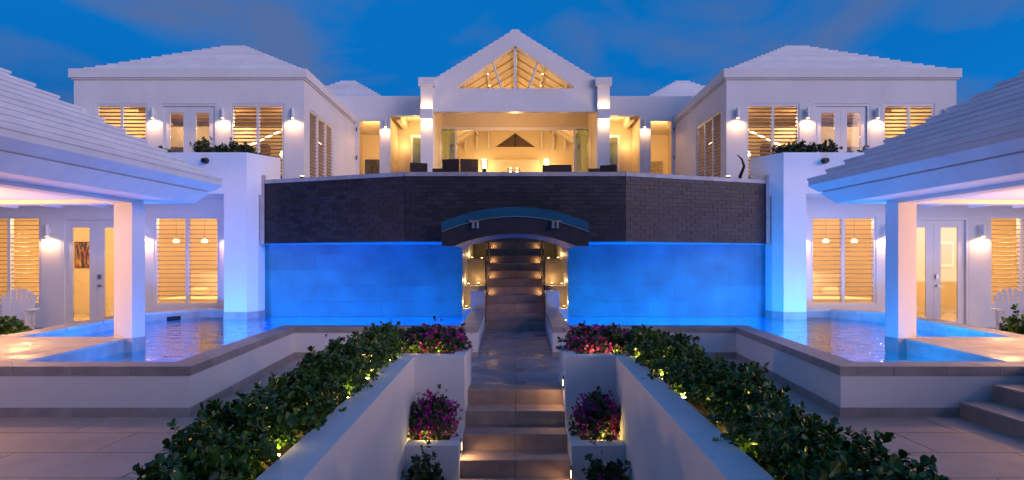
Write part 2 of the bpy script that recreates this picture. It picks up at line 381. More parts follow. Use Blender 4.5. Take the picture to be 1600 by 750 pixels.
    MB().prism(f([(7.66, 9.41), (15, 9.41), (15, 9.75), (7.7, 9.75)]), -0.1, ZC - 0.003).build('rim_wall', 'deck_tile', rm)
    if s < 0:
        MB().box(-0.17, 0.17, -0.012, 0.0, 0.30, 0.40).build('skimmer', 'metal_dark', rm, (-7.9 + 0.004, 14.8 - 0.002, 0)).rotation_euler = (0, 0, R(63.4))
    fl = MB().prism(f([(7.6, 9.7), (18, 9.7), (18, 22), (6.8, 22), (6.8, 15.8), (7.8, 15.8), (8.6, 14.24)]), -0.2, 0.0).build('courtyard_floor', 'deck_tile')
    tag(fl, 'sandy stone floor in front of the lower suite', kind='structure', group='courtyard floors')
for s in SIDES: pool(s)
# side steps up to the right hand deck
ss = thing('side_steps', 'two stone steps rising beside the pool wall', 'steps', (0, 0, 0))
for k, (xa, z) in enumerate(((4.60, 0.167), (4.94, 0.347))):
    for j, (ya, yb) in enumerate(((6.62, 5.55), (5.545, 4.4), (4.395, 3.2))):
        MB().box(xa, 5.30, yb, ya, z - 0.2, z - 0.02).build('riser', 'step_stone', ss)
        MB().box(xa - 0.012, 5.30, yb, ya, z - 0.0195, z).build('tread', 'deck_tile', ss)
dk = MB().box(5.302, 9.0, 2.5, 6.66, -0.04 + 0.05, ZC - 0.002).build('side_deck', 'deck_tile')
tag(dk, 'raised stone deck at the top of the side steps', kind='structure')

# pool lights: real lamps under water
def pool_light(x, y, z, e, col=BLUE, up=True):
    t = thing('pool_light', 'round underwater lamp glowing blue in the pool', 'pool light', (x, y, z), 0, 'underwater pool lights')
    MB().cyl((0, 0, 0), 0.085, 0.04, 16).build('lamp_body', 'metal_steel', t)
    MB().cyl((0, 0, 0.041), 0.07, 0.012, 16).build('lens', 'led_blue', t)
    lamp('pool_lamp', 'POINT', (0, 0, 0.48), e * 1.45, col, t, 0.07)
for s in SIDES:
    k = 1.0 if s < 0 else 1.1; BLUE = (0.0, 0.30, 1.0) if s < 0 else (0.0, 0.38, 1.0)
    pool_light(s * 2.1, 14.5, -0.54, 31 * k, BLUE); pool_light(s * 3.4, 14.5, -0.54, 31 * k, BLUE); pool_light(s * 4.8, 14.5, -0.54, 38 * k, BLUE)
    pool_light(s * 2.7, 12.3, -0.54, 24 * k, BLUE)
    pool_light(s * 5.2, 12.6, -0.54, 50 * k, BLUE); pool_light(s * 6.7, 13.6, -0.54, 110 * k, BLUE)
    pool_light(s * 6.6, 11.0, -0.54, 60 * k, BLUE); pool_light(s * 4.6, 8.6, -0.54, 42 * k, BLUE)

# ------------------------------------------------------------------ waterfall wall and dark brick terrace wall
t = thing('waterfall_wall', 'tall stone tiled wall lit blue behind the pool', 'wall', (0, 0, 0))
for s in SIDES:
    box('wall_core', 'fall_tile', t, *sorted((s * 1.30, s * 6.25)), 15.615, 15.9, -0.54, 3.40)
    z = -0.435; j = 0
    while z < 2.2:
        x = 1.295 - (0.35 if j % 2 else 0); 
        while x < 6.05:
            xa, xb = max(x, 1.295), min(x + 0.98, 6.2)
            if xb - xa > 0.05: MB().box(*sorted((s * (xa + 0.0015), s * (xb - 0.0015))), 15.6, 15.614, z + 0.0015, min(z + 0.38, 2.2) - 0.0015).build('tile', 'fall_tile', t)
            x += 0.98
        z += 0.38; j += 1
tw = thing('terrace_wall', 'dark slate brick terrace wall bowing out over the blue wall', 'wall', (0, 0, 0))
FP = [(-5.98, 15.3), (-2.41, 14.0), (2.41, 14.0), (5.98, 15.3)]
ZB, ZD = 2.10, 3.53
core = MB()
for s in SIDES: core.prism(ccw([(s * 5.98, 15.3), (s * 2.41, 14.0), (s * 1.55, 14.0), (s * 1.55, 15.595), (s * 5.98, 15.595)]), ZB, ZD - 0.002)
core.prism([(-1.548, 14.0), (1.548, 14.0), (1.548, 15.59), (-1.548, 15.59)], 2.285, ZD - 0.002)
core.build('wall_core', 'slate_dark', tw)
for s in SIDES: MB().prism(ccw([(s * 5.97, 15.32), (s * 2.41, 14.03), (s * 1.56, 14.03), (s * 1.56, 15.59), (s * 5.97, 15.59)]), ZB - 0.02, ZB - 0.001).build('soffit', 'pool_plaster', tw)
rng = random.Random(3)
BL, BH = 0.242, 0.0894
brick_meshes = {}
rest = MB(); nb = 0
for fi in (2, 1, 0):
    a, b = Vector((*FP[fi], 0)), Vector((*FP[fi + 1], 0)); L = (b - a).length; d = (b - a) / L; nr = Vector((d.y, -d.x, 0))
    for j in range(16):
        z0 = ZB + j * BH; u = -(BL / 2 if j % 2 else 0)
        while u < L - 0.01:
            u0, u1 = max(u, 0), min(u + BL, L); u += BL
            if u1 - u0 < 0.03: continue
            p = a + d * u0
            if fi == 1 and abs(p.x + d.x * BL / 2) < 1.66 and z0 < 2.25: continue
            proud = 0.010 + rng.random() * 0.010
            w = round(u1 - u0 - 0.005, 3)
            ang = math.atan2(d.y, d.x)
            if fi == 2 or (fi == 1 and j > 12 and nb < 300):
                key = (w,)
                if key not in brick_meshes: brick_meshes[key] = MB().box(0, w, -0.02, 0.0, 0, BH - 0.005).mesh('brick')
                o = link('brick', brick_meshes[key], 'slate_brick', tw, p + nr * (proud - 0.02) + Vector((0, 0, z0 + 0.0025)) + d * 0.0025)
                o.rotation_euler = (0, 0, ang); nb += 1
            else:
                m4 = Matrix.Translation(p + nr * (proud - 0.02) + Vector((0, 0, z0 + 0.0025)) + d * 0.0025) @ Matrix.Rotation(ang, 4, 'Z')
                rest.box(0, w, -0.02, 0.0, 0, BH - 0.005, m4)
o = rest.build('brick_field', 'slate_brick', tw); o['kind'] = 'stuff'
# coping on the terrace wall
for fi in range(3):
    a, b = Vector((*FP[fi], 0)), Vector((*FP[fi + 1], 0)); L = (b - a).length; d = (b - a) / L; nr = Vector((d.y, -d.x, 0)); ns = round(L / 0.7)
    for k in range(ns):
        p0, p1 = a.lerp(b, k / ns) + d * 0.002, a.lerp(b, (k + 1) / ns) - d * 0.002
        P = [p0 + nr * 0.03, p1 + nr * 0.03, p1 - nr * 0.42, p0 - nr * 0.42]
        MB().prism([(p.x, p.y) for p in P], ZD, ZD + 0.088).build('coping_stone', 'stone', tw)
for s in SIDES: MB().box(*sorted((s * 5.985, s * 6.08)), 15.25, 15.59, ZB - 0.02, ZD + 0.20).build('end_cap', 'stone', tw)

# arched hood
hood = thing('arch_hood', 'dark arched stone hood over the stair opening with glass rim', 'arch', (0, 0, 0))
def arc(x, half, z_end, z_mid): return z_end + (z_mid - z_end) * (1 - (x / half) ** 2)
NA = 24
top = [(-1.54 + 3.08 * i / NA, arc(-1.54 + 3.08 * i / NA, 1.54, 2.289, 2.614)) for i in range(NA + 1)]
bot = [(-1.27 + 2.54 * i / NA, arc(-1.27 + 2.54 * i / NA, 1.27, 1.988, 2.251)) for i in range(NA + 1)]
MB().slab([(-1.54, 1.988)] + bot + [(1.54, 1.988)] + top[::-1], 13.40, 13.97).build('arch_beam', 'slate_brick', hood)
MB().slab([(-1.30, 2.0)] + [(x * 1.0, z) for x, z in bot] + [(1.30, 2.0), (1.30, 2.281), (-1.30, 2.281)], 13.975, 15.58).build('arch_vault', 'vault_tile', hood)
gl = MB()
for i in range(NA):
    (xa, za), (xb, zb) = top[i], top[i + 1]
    gl.slab([(xa, za - 0.015), (xb, zb - 0.015), (xb, zb + 0.19), (xa, za + 0.19)], 13.385, 13.398)
bmesh.ops.remove_doubles(gl.bm, verts=gl.bm.verts[:], dist=1e-5)
gl.build('glass_rim', 'glass_teal', hood)
MB().slab([(x, z - 0.022) for x, z in top] + [(x, z - 0.004) for x, z in top[::-1]], 13.37, 13.384).build('metal_edge', 'metal_steel', hood)
for s in SIDES:
    t = thing('floodlight', 'small twin grey floodlight clamped on the arch hood', 'floodlight', (s * 0.86, 13.33, 2.47), 0, 'floodlights on the arch hood')
    MB().box(-0.10, 0.10, -0.02, 0.04, 0.0, 0.05).build('bracket', 'grey_panel', t)
    for dx in (-0.045, 0.045): MB().cyl((dx + s * -0.03, -0.04, -0.12), 0.032, 0.13, 12, 0.026).build('lamp_head', 'grey_panel', t)

# ------------------------------------------------------------------ stairs inside the arch
us = thing('upper_stairs', 'dark stone stairs climbing through the arch to the terrace', 'stairs', (0, 0, 0))
for n in range(1, 18):
    y0 = 15.5 + 0.28 * (n - 1); z = 0.205 * n
    for s in SIDES: MB().box(*sorted((s * 0.0012, s * 0.735)), y0, y0 + 0.30, z - 0.42, z).build('step', 'step_stone', us, bevel=0.008)
for s in SIDES:
    cw = thing('corridor_wall', 'stone side wall of the arch passage washed with golden light', 'wall', (0, 0, 0), 0, 'side walls of the arch passage')
    box('wall_face', 'wall_tile', cw, *sorted((s * 1.302, s * 1.6)), 15.905, 21.0, -0.2, 3.38)
    box('ledge', 'stone', cw, *sorted((s * 0.76, s * 1.30)), 15.6, 16.45, -0.2, 0.52)
    box('ledge', 'stone', cw, *sorted((s * 0.76, s * 1.30)), 16.45, 17.6, -0.2, 1.05)
    box('ledge', 'stone', cw, *sorted((s * 0.76, s * 1.30)), 17.6, 20.9, -0.2, 1.75)
    box('end_wall', 'wall_tile', cw, *sorted((s * 0.79, s * 1.301)), 20.9, 21.0, 0.0, 3.39)
    nw = thing('newel_wall', 'short stone newel wall at the foot of the arch stairs', 'newel wall', (0, 0, 0), 0, 'newel walls by the arch stairs')
    MB().box(*sorted((s * 0.745, s * 1.08)), 15.56, 16.2, 0.0, 0.96).build('pier', 'stone', nw, bevel=0.01)
    gb = thing('glass_balustrade', 'clear glass balustrade beside the arch stairs', 'balustrade', (0, 0, 0), 0, 'glass balustrades of the arch stairs')
    for k in range(3):
        n0 = 3 + k * 5; n1 = n0 + 5; ya, yb = 15.5 + 0.28 * n0, 15.5 + 0.28 * n1
        za, zb = 0.205 * (n0 + 1) - 0.1, 0.205 * (n1 + 1) - 0.1
        m = MB(); xx = sorted((s * 0.742, s * 0.754))
        v = [(xx[0], ya, za), (xx[0], yb - .02, zb), (xx[0], yb - .02, zb + 1.0), (xx[0], ya, za + 1.0)]
        A = [m.bm.verts.new(p) for p in v]; B = [m.bm.verts.new((xx[1], p[1], p[2])) for p in v]
        m.bm.faces.new(A); m.bm.faces.new(B[::-1])
        for i in range(4): m.bm.faces.new((A[i], B[i], B[(i + 1) % 4], A[(i + 1) % 4]))
        m.build('pane', 'glass', gb)
        MB().cyl((s * 0.748, ya, za), 0.02, 1.04, 8).build('post', 'metal_dark', gb)
    for (x, y, z, e) in ((1.22, 15.98, 0.52, 7), (1.22, 16.75, 1.05, 7), (1.0, 17.4, 1.05, 4), (1.22, 18.2, 1.75, 7), (1.0, 19.2, 1.75, 6)):
        u = thing('uplight', 'small golden uplight on the ledge beside the arch stairs', 'uplight', (s * x, y, z), 0, 'uplights along the arch stairs')
        MB().cyl((0, 0, 0), 0.035, 0.05, 12).build('lamp_body', 'metal_dark', u)
        MB().cyl((0, 0, 0.051), 0.028, 0.006, 12).build('lens', 'bulb', u)
        lamp('uplight_lamp', 'POINT', (0, 0, 0.14), e * 0.6, GOLD, u, 0.03)
    for n in (4, 6, 8, 10):
        u = thing('step_light', 'tiny golden light low beside the arch stairs', 'step light', (s * 0.70, 15.5 + 0.28 * n - 0.06, 0.205 * n + 0.03), 0, 'step lights of the arch stairs')
        MB().box(-0.02, 0.02, -0.02, 0.02, -0.03, 0.03).build('lamp_body', 'metal_dark', u)
        MB().box(-0.026 if s > 0 else 0.021, -0.021 if s > 0 else 0.026, -0.008, 0.008, -0.012, 0.012).build('lens', 'bulb_soft', u)
        lamp('step_lamp', 'POINT', (-s * 0.09, -0.02, 0.04), 0.45, GOLD, u, 0.02)

# ------------------------------------------------------------------ centre planters and walls
def planter(s):
    f = lambda P: ccw([(s * x, y) for x, y in P])
    t = thing('planter_wall', 'long white planter wall stepping down beside the stairs', 'planter wall', (0, 0, 0), 0, 'white planter walls flanking the stairs')
    ZP = 0.50
    MB().prism(f([(1.02, 1.6), (1.26, 1.6), (1.43, 7.83), (1.19, 7.58)]), -2.1, ZP).build('sloping_wall', 'stucco', t)
    # upper planter box
    MB().prism(f([(0.60, 7.58), (1.19, 7.581), (1.43, 7.831), (0.60, 7.78)]), -2.1, ZP - 0.001).build('front_wall', 'stucco', t)
    MB().prism(f([(0.60, 7.781), (0.74, 7.79), (0.74, 8.72), (0.60, 8.72)]), -2.1, ZP - 0.002).build('side_wall', 'stucco', t)
    MB().prism(f([(0.741, 8.58), (2.0, 8.58), (2.0, 8.72), (0.741, 8.72)]), -2.1, ZP - 0.001).build('back_wall', 'stucco', t)
    MB().prism(f([(1.74, 1.6), (1.80, 1.6), (2.0, 8.578), (1.94, 8.578)]), -2.1, 0.33).build('outer_wall', 'stone', t)
    MB().prism(f([(0.741, 7.80), (1.43, 7.835), (1.26, 1.6), (1.739, 1.6), (1.939, 8.579), (0.741, 8.579)]), -0.3, 0.395).build('soil', 'soil', t)
    # second box, lower
    z2 = -0.34
    MB().prism(f([(0.60, 6.80), (1.165, 6.80), (1.17, 7.02), (0.60, 7.02)]), -2.1, z2).build('front_wall', 'stucco', t)
    MB().prism(f([(0.60, 7.021), (0.72, 7.021), (0.72, 7.579), (0.60, 7.579)]), -2.1, z2 - 0.001).build('side_wall', 'stucco', t)
    MB().prism(f([(0.721, 7.022), (1.168, 7.022), (1.185, 7.578), (0.721, 7.578)]), -1.0, z2 - 0.09).build('soil', 'soil', t)
    # third box
    z3 = -1.18
    MB().prism(f([(0.60, 6.0), (1.14, 6.0), (1.15, 6.2), (0.60, 6.2)]), -2.1, z3).build('front_wall', 'stucco', t)
    MB().prism(f([(0.60, 6.201), (0.72, 6.201), (0.72, 6.799), (0.60, 6.799)]), -2.1, z3 - 0.001).build('side_wall', 'stucco', t)
    MB().prism(f([(0.721, 6.202), (1.145, 6.202), (1.16, 6.798), (0.721, 6.798)]), -1.7, z3 - 0.09).build('soil', 'soil', t)
    return t
for s in SIDES: planter(s)
for s, y, z, e in ((1, 7.88, 0.14, 5.0), (-1, 7.02, -0.40, 5.5), (1, 6.75, -0.62, 2.0)):
    u = thing('stair_light', 'slim brass step light recessed in the white planter beside the stairs', 'step light', (s * 0.598, y, z), 0, 'step lights of the lower stairs')
    MB().box(*sorted((0, -s * 0.008)), -0.035, 0.035, -0.075, 0.075).build('lamp_body', 'metal_dark', u)
    MB().box(*sorted((-s * 0.0085, -s * 0.012)), -0.018, 0.018, -0.045, 0.03).build('lens', 'bulb_soft', u)
    lamp('stair_lamp', 'SPOT', (-s * 0.03, 0, 0.0), e, (1.0, 0.58, 0.26), u, 0.02, rot=(R(0), R(s * 38), 0), spot_size=R(150), spot_blend=0.6)

# ------------------------------------------------------------------ foliage
LEAF = np.array([(0, 0, 0), (-0.19, 0.28, 0.03), (-0.34, 0.66, 0.06), (-0.20, 0.93, 0.02), (0, 1.0, -0.03), (0.20, 0.93, 0.02), (0.34, 0.66, 0.06), (0.19, 0.28, 0.03), (0, 0.55, -0.03)])
LF = [(i, (i + 1) % 8, 8) for i in range(8)]
def leafmesh(name, pts, dirs, sizes, rs, per=6, spread=0.9, stem=0.9):
    V = []; F = []; base = 0
    for p, d, sz in zip(pts, dirs, sizes):
        d = d / np.linalg.norm(d); u = np.cross(d, (0.31, 0.2, 0.93)); u /= np.linalg.norm(u); w = np.cross(d, u); a0 = rs.rand() * 6.28
        for k in range(per):
            a = a0 + k * (math.pi / 2 if k % 2 else math.pi) + k * 0.35 + rs.uniform(-.3, .3)
            out = u * math.cos(a) + w * math.sin(a)
            t = k / per
            y = d * (0.25 + 0.8 * t) + out * spread * (1.1 - 0.5 * t); y /= np.linalg.norm(y)
            nrm = np.cross(y, np.cross(d, y)); nn = np.linalg.norm(nrm)
            nrm = nrm / nn if nn > 1e-4 else u
            x = np.cross(y, nrm); s2 = sz * rs.uniform(0.75, 1.2)
            o = p + d * (t - 0.5) * sz * stem
            V.append(o + s2 * (LEAF[:, :1] * x + LEAF[:, 1:2] * y + LEAF[:, 2:3] * nrm))
            F += [tuple(base + i for i in q) for q in LF]; base += 9
    me = bpy.data.meshes.new(name); me.from_pydata(np.concatenate(V).tolist(), [], F)
    for p in me.polygons: p.use_smooth = True
    return me
def shell(rs, n, rad, lo=0.45, up=0.35):
    d = rs.normal(size=(n, 3)); d /= np.linalg.norm(d, axis=1)[:, None]; d[:, 2] = np.where(d[:, 2] < -0.35, -d[:, 2], d[:, 2])
    lump = 1 + 0.16 * np.sin(3.1 * d[:, 0] * 2 + rs.rand() * 6) + 0.14 * np.sin(5 * d[:, 1] + 4 * d[:, 2] + rs.rand() * 6)
    r = (lo + (1.0 - lo) * rs.rand(n) ** 0.6) * lump
    r = np.where(rs.rand(n) < 0.10, r * 1.3, r)
    p = d * r[:, None] * np.array(rad)
    dd = d + np.array((0, 0, up)) + rs.normal(size=(n, 3)) * 0.35
    return p, dd
def shrub(name, label, cat, group, loc, rad, n, leaf, seed, m='leaf', per=6, flowers=0, fbias=None, stems=7):
    rs = np.random.RandomState(seed)
    t = thing(name, label, cat, loc, 0, group)
    p, d = shell(rs, n, rad); p[:, 2] += rad[2] * 0.75
    o = link('foliage', leafmesh('foliage', p, d, leaf * rs.uniform(.55, 1.3, n), rs, per), m, t); o['kind'] = 'stuff'
    sb = MB()
    for k in range(stems):
        q = p[rs.randint(n)] * 0.85
        a = Vector((rs.uniform(-.06, .06), rs.uniform(-.06, .06), -0.02)); b = Vector((q[0], q[1], max(q[2], .05)))
        mid = a.lerp(b, .5) + Vector((rs.uniform(-.04, .04), rs.uniform(-.04, .04), 0.05))
        sb.tube([a, mid, b], [0.012, 0.009, 0.004], 5)
    sb.build('stem', 'bark', t)
    if flowers:
        p, d = shell(rs, flowers, [r * 1.05 for r in rad], 0.75); p[:, 2] += rad[2] * 0.75
        if fbias is not None:
            keep = fbias(p); p, d = p[keep], d[keep]
        o = link('bracts', leafmesh('bracts', p, d, leaf * 0.72 * rs.uniform(.8, 1.2, len(p)), rs, 5, 1.1, 0.4), 'bract', t); o['kind'] = 'stuff'
    return t
def garden_light(x, y, z, e, label='small golden spotlight hidden among the plants', aim=None):
    u = thing('garden_light', label, 'garden light', (x, y, z), 0, 'spotlights among the plants')
    MB().cyl((0, 0, 0), 0.022, 0.06, 10, 0.028).build('lamp_body', 'metal_dark', u)
    MB().cyl((0, 0, 0.061), 0.022, 0.004, 10).build('lens', 'bulb', u)
    lamp('garden_lamp', 'POINT', (0, 0, 0.10), e, (1.0, 0.68, 0.16), u, 0.03)
rr = random.Random(11)
HL = 'dark green broad-leaved hedge shrub along the white planter wall'
for s in SIDES:
    ys = [2.75, 3.3, 3.85, 4.4, 4.95, 5.5, 6.05, 6.6, 7.15, 7.7, 8.2]
    for i, y in enumerate(ys):
        xo = 1.52 + 0.03 * math.sin(i * 2.1 + s) + 0.03 * min(4, i)
        hgt = 0.185 + 0.03 * math.sin(i * 1.7 + s * 2) + (0.0 if y < 4.6 else 0.03)
        shrub('hedge_shrub', HL, 'shrub', 'hedge shrubs along the planter walls', (s * xo, y, 0.39), (0.22 + 0.015 * min(i, 5), 0.34, hgt), 520 if y < 6 else 400, 0.041, 100 + i + (50 if s > 0 else 0), 'leaf', 7)
    for (x, y, e) in ((1.47, 7.5, 4), (1.46, 6.3, 3.0), (1.42, 5.4, 4.5), (1.62, 4.5, 4), (1.40, 3.75, 3.5), (1.6, 3.2, 4)):
        garden_light(s * x, y, 0.40, e)
    # flowering planter at the head of the stairs
    for k, (x, y) in enumerate(((0.93, 8.22), (1.22, 8.30))):
        shrub('bougainvillea', 'magenta bougainvillea mixed with hedge at the top of the stairs', 'bougainvillea', 'bougainvillea at the head of the stairs', (s * x, y, 0.39), (0.30, 0.30, 0.21), 330, 0.045, 200 + k + (9 if s > 0 else 0), 'leaf_small', 6, 260 if k == 0 else 130, stems=5)
        garden_light(s * (x + 0.02), 7.93, 0.40, 1.6)
    shrub('bougainvillea', 'round magenta bougainvillea glowing in the lower white planter box', 'bougainvillea', 'bougainvillea in the lower planter boxes', (s * 0.94, 7.27, -0.44), (0.25, 0.26, 0.28), 520, 0.042, 300 + s, 'leaf_small', 6, 480, stems=6)
    garden_light(s * 0.98, 7.06, -0.43, 3.0)
    shrub('planter_shrub', 'small dark leafy shrub in the lowest planter box', 'shrub', 'shrubs in the lowest planter boxes', (s * 0.93, 6.5, -1.27), (0.22, 0.22, 0.50), 420, 0.05, 320 + s, 'leaf_small', 6, 25 if s > 0 else 0, stems=6)
    garden_light(s * 0.80, 6.33, -1.27, 1.6)

# ------------------------------------------------------------------ window and door builders
slat_cache = {}
def louvre(parent, s, a0, a1, z0, z1, d, panels, plane='xz', tilt=24, inward=1, deep=0.034):
    """frame as the part, every slat a sub-part. a runs along the wall, d is the wall face depth"""
    fr = MB(); W = a1 - a0; fw = 0.055
    def B(p0, p1, e0, e1, q0, q1): fr.box(p0, p1, e0, e1, q0, q1) if plane == 'xz' else fr.box(e0, e1, p0, p1, q0, q1)
    dd = sorted((d - 0.012 * inward, d + 0.11 * inward))
    B(a0 - 0.03, a1 + 0.03, *dd, z1 - fw, z1 + 0.03); B(a0 - 0.03, a1 + 0.03, *dd, z0 - 0.05, z0 + fw - 0.02)
    B(a0 - 0.03, a0 + fw, *dd, z0 + fw - 0.02, z1 - fw); B(a1 - fw, a1 + 0.03, *dd, z0 + fw - 0.02, z1 - fw)
    pw = W / panels
    for k in range(1, panels): B(a0 + k * pw - 0.035, a0 + k * pw + 0.035, *dd, z0 + fw - 0.02, z1 - fw)
    o = fr.build('louvre_window', 'frame_white', parent)
    n = int((z1 - z0 - 2 * fw) / 0.107); pit = (z1 - z0 - 2 * fw) / n
    L = round(pw - 0.085, 3); key = (L, plane, deep)
    if key not in slat_cache:
        m = MB().box(-L / 2, L / 2, -deep, deep, -0.009, 0.009).mesh('slat'); slat_cache[key] = m
    for k in range(panels):
        c = a0 + (k + .5) * pw + (0.008 if k == 0 else (-0.008 if k == panels - 1 else 0))
        for j in range(n):
            z = z0 + fw + (j + .5) * pit
            e = d + 0.055 * inward
            q = link('slat', slat_cache[key], 'louvre', o, (c, e, z) if plane == 'xz' else (e, c, z))
            q.rotation_euler = (R(tilt), 0, 0) if plane == 'xz' else (R(tilt), 0, R(90 if inward > 0 else -90))
    return o
def french_door(parent, x0, x1, z0, z1, y):
    fr = MB(); fr.box(x0 - 0.06, x0, y - 0.015, y + 0.14, z0, z1 + 0.06); fr.box(x1, x1 + 0.06, y - 0.015, y + 0.14, z0, z1 + 0.06); fr.box(x0, x1, y - 0.015, y + 0.14, z1, z1 + 0.06)
    fr.build('door_frame', 'frame_white', parent)
    xm = (x0 + x1) / 2
    for i, (a, b) in enumerate(((x0 + 0.004, xm - 0.003), (xm + 0.003, x1 - 0.004))):
        st = 0.185; yy = (y + 0.03, y + 0.075)
        m = holed(rect(a, b, z0 + .005, z1 - .004), [rect(a + st, b - st, z0 + 0.16, z1 - 0.19)], *yy)
        lf = m.build('door', 'frame_white', parent)
        box('pane', 'glass', lf, a + st + 0.002, b - st - 0.002, y + 0.048, y + 0.054, z0 + 0.162, z1 - 0.192)
        if i == 1:
            h = MB().cyl((a + 0.08, y - 0.03, z0 + 1.05), 0.028, 0.06, 12, axis='Y'); h.box(a + 0.06, a + 0.17, y - 0.045, y - 0.025, z0 + 1.04, z0 + 1.065); h.build('handle', 'metal_steel', lf)
            MB().box(a + 0.045, a + 0.115, y - 0.01, y + 0.029, z0 + 1.22, z0 + 1.33).build('lock', 'metal_steel', lf)
def sconce(x, y, z, label, group, e=10, ny=-1):
    t = thing('wall_sconce', label, 'wall light', (x, y, z), 0, group)
    MB().cyl((0, -0.085, 0), 0.046, 0.30, 16).build('shade', 'white_paint', t)
    MB().box(-0.03, 0.03, -0.04, -0.001, 0.10, 0.22).build('bracket', 'white_paint', t)
    MB().cyl((0, -0.085, -0.004), 0.036, 0.003, 16).build('bulb', 'bulb', t)
    lamp('sconce_lamp', 'SPOT', (0, -0.15, -0.03), e * 2.5, (1.0, 0.52, 0.24), t, 0.045, spot_size=R(165), spot_blend=0.35)

# ------------------------------------------------------------------ lower suites
def suite(s):
    YW = 16.05
    t = thing('lower_suite', pick(s, 'white lower suite with dark abstract painting behind its glass doors', 'white lower suite with pale picture behind its glass doors'), 'house', (0, 0, 0), 0, 'lower guest suites')
    S = lambda a, b: sorted((s * a, s * b))
    wins = [S(11.90, 13.53), S(7.42, 9.06)]; door = S(9.66, 11.38)
    holes = [rect(*w, 0.60, 2.81) for w in wins] + [rect(*door, 0.02, 2.78)]
    holed(rect(*S(6.79, 17.0), 0.0, 3.25), holes, YW, YW + 0.2).build('wall', 'stucco', t)
    for w in wins: louvre(t, s, *w, 0.60, 2.81, YW + 0.03, 2, tilt=6, deep=0.027)
    french_door(t, door[0] + 0.06, door[1] - 0.06, 0.02, 2.72, YW + 0.02)
    # pillar and parapet of the terrace above
    P = ccw([(s * 6.78, 14.9), (s * 6.25, 14.9), (s * 6.10, 15.2), (s * 6.10, 15.60), (s * 6.78, 15.95)])
    MB().prism(P, 0.49, 3.25).build('pillar', 'stucco', t)
    P2 = ccw([(s * 6.785, 14.892), (s * 6.242, 14.892), (s * 6.09, 15.196), (s * 6.09, 15.598), (s * 6.785, 15.40)])
    MB().prism(P2, -0.55, 0.489).build('pillar_base', 'stone', t)
    MB().prism(ccw([(s * 17, 14.9), (s * 6.25, 14.9), (s * 5.77, 15.73), (s * 5.95, 15.85), (s * 6.37, 15.12), (s * 17, 15.12)]), 3.251, 4.21).build('parapet', 'stucco', t)
    MB().prism(ccw([(s * 17, 15.121), (s * 6.38, 15.121), (s * 6.38, 16.25), (s * 17, 16.25)]), 3.252, 3.50).build('slab', 'stucco', t)
    # room inside
    xa, xb = S(6.9, 17.0); yb = 21.0
    m = MB()
    m.quad((xa, yb, 0), (xb, yb, 0), (xb, yb, 3.1), (xa, yb, 3.1)); m.quad((xa, YW + .2, 0), (xa, yb, 0), (xa, yb, 3.1), (xa, YW + .2, 3.1)); m.quad((xb, YW + .2, 0), (xb, yb, 0), (xb, yb, 3.1), (xb, YW + .2, 3.1))
    m.build('interior_wall', 'cream', t)
    MB().box(xa, xb, YW + .2, yb, 3.1, 3.2).build('ceiling', 'ceiling_paint', t)
    box('interior_floor', 'floor_tile', t, xa, xb, YW + .0, yb, 0.001, 0.018)
    box('skirting', 'linen', t, xa + .01, xb - .01, yb - 0.03, yb - 0.001, 0.02, 0.16)
    # room lights
    for x in (8.3, 11.0, 14.2): lamp('room_lamp', 'POINT', (s * x, 18.4, 2.85), 190, WARM, t, 0.15)
    for i, x in enumerate((9.80, 8.98)):
        p = thing('pendant_lamp', 'small glowing glass pendant lamp inside the lower suite', 'lamp', (s * x, 18.5, 3.1), 0, 'pendant lamps in the lower suites')
        MB().cyl((0, 0, -0.75), 0.004, 0.75, 6).build('cord', 'metal_dark', p)
        MB().ball((0, 0, -0.82), 0.075, 2, (1.15, 1.15, 0.85)).build('globe', 'bulb_soft', p, smooth=True)
    b = thing('bed', 'low bed with pillows seen through the lower louvred window', 'bed', (s * 9.2, 19.0, 0.018), 0, 'beds in the lower suites')
    MB().box(-1.0, 1.0, -0.9, 1.0, 0.0, 0.3).build('base', 'brown_panel', b); MB().box(-1.0, 1.0, -0.9, 1.0, 0.301, 0.62).build('mattress', 'linen', b, bevel=0.05)
    MB().box(-1.05, 1.05, 1.01, 1.1, 0.0, 1.35).build('headboard', 'linen', b)
    for dx in (-0.5, 0.5): MB().ball((dx, 0.7, 0.75), 0.33, 2, (1.0, 0.45, 0.55)).build('pillow', 'linen' if dx * s > 0 else 'grey_panel', b, smooth=True)
    c = MB(); x0 = s * 10.55
    for k in range(14):
        c.box(*sorted((x0 + s * 0.055 * k, x0 + s * 0.055 * (k + 1))), 18.9 + (0.05 if k % 2 else 0), 18.98 + (0.05 if k % 2 else 0), 0.7, 2.9)
    o = c.build('curtain', 'olive_cloth'); tag(o, 'yellow green hanging curtain inside the lower suite', 'curtain', 'curtains in the lower suites')
    # picture
    if s < 0:
        p = thing('painting', 'framed dark abstract painting of orange and black shards', 'painting', (-14.05, 20.93, 1.93)); MB().box(-0.36, 0.36, 0.0, 0.05, -0.42, 0.42).build('frame', 'wood_dark', p); MB().box(-0.33, 0.33, -0.012, -0.001, -0.39, 0.39).build('canvas', 'art_shards', p)
    else:
        p = thing('painting', 'pale framed picture on the wall behind the glass door', 'painting', (14.1, 20.93, 1.95)); MB().box(-0.26, 0.26, 0.0, 0.05, -0.42, 0.42).build('frame', 'white_paint', p); MB().box(-0.18, 0.18, -0.012, -0.001, -0.32, 0.32).build('canvas', 'art_pale', p)
    for x, w in ((11.68, 'by the adirondack chair'), (9.26, 'between the glass doors and the poolside window'), (7.10, 'beside the tall corner pillar')):
        sconce(s * x, YW, 2.30, 'white cylinder wall light on the lower suite ' + w, 'lower wall lights ' + w, 9)
    return t
for s in SIDES: suite(s)

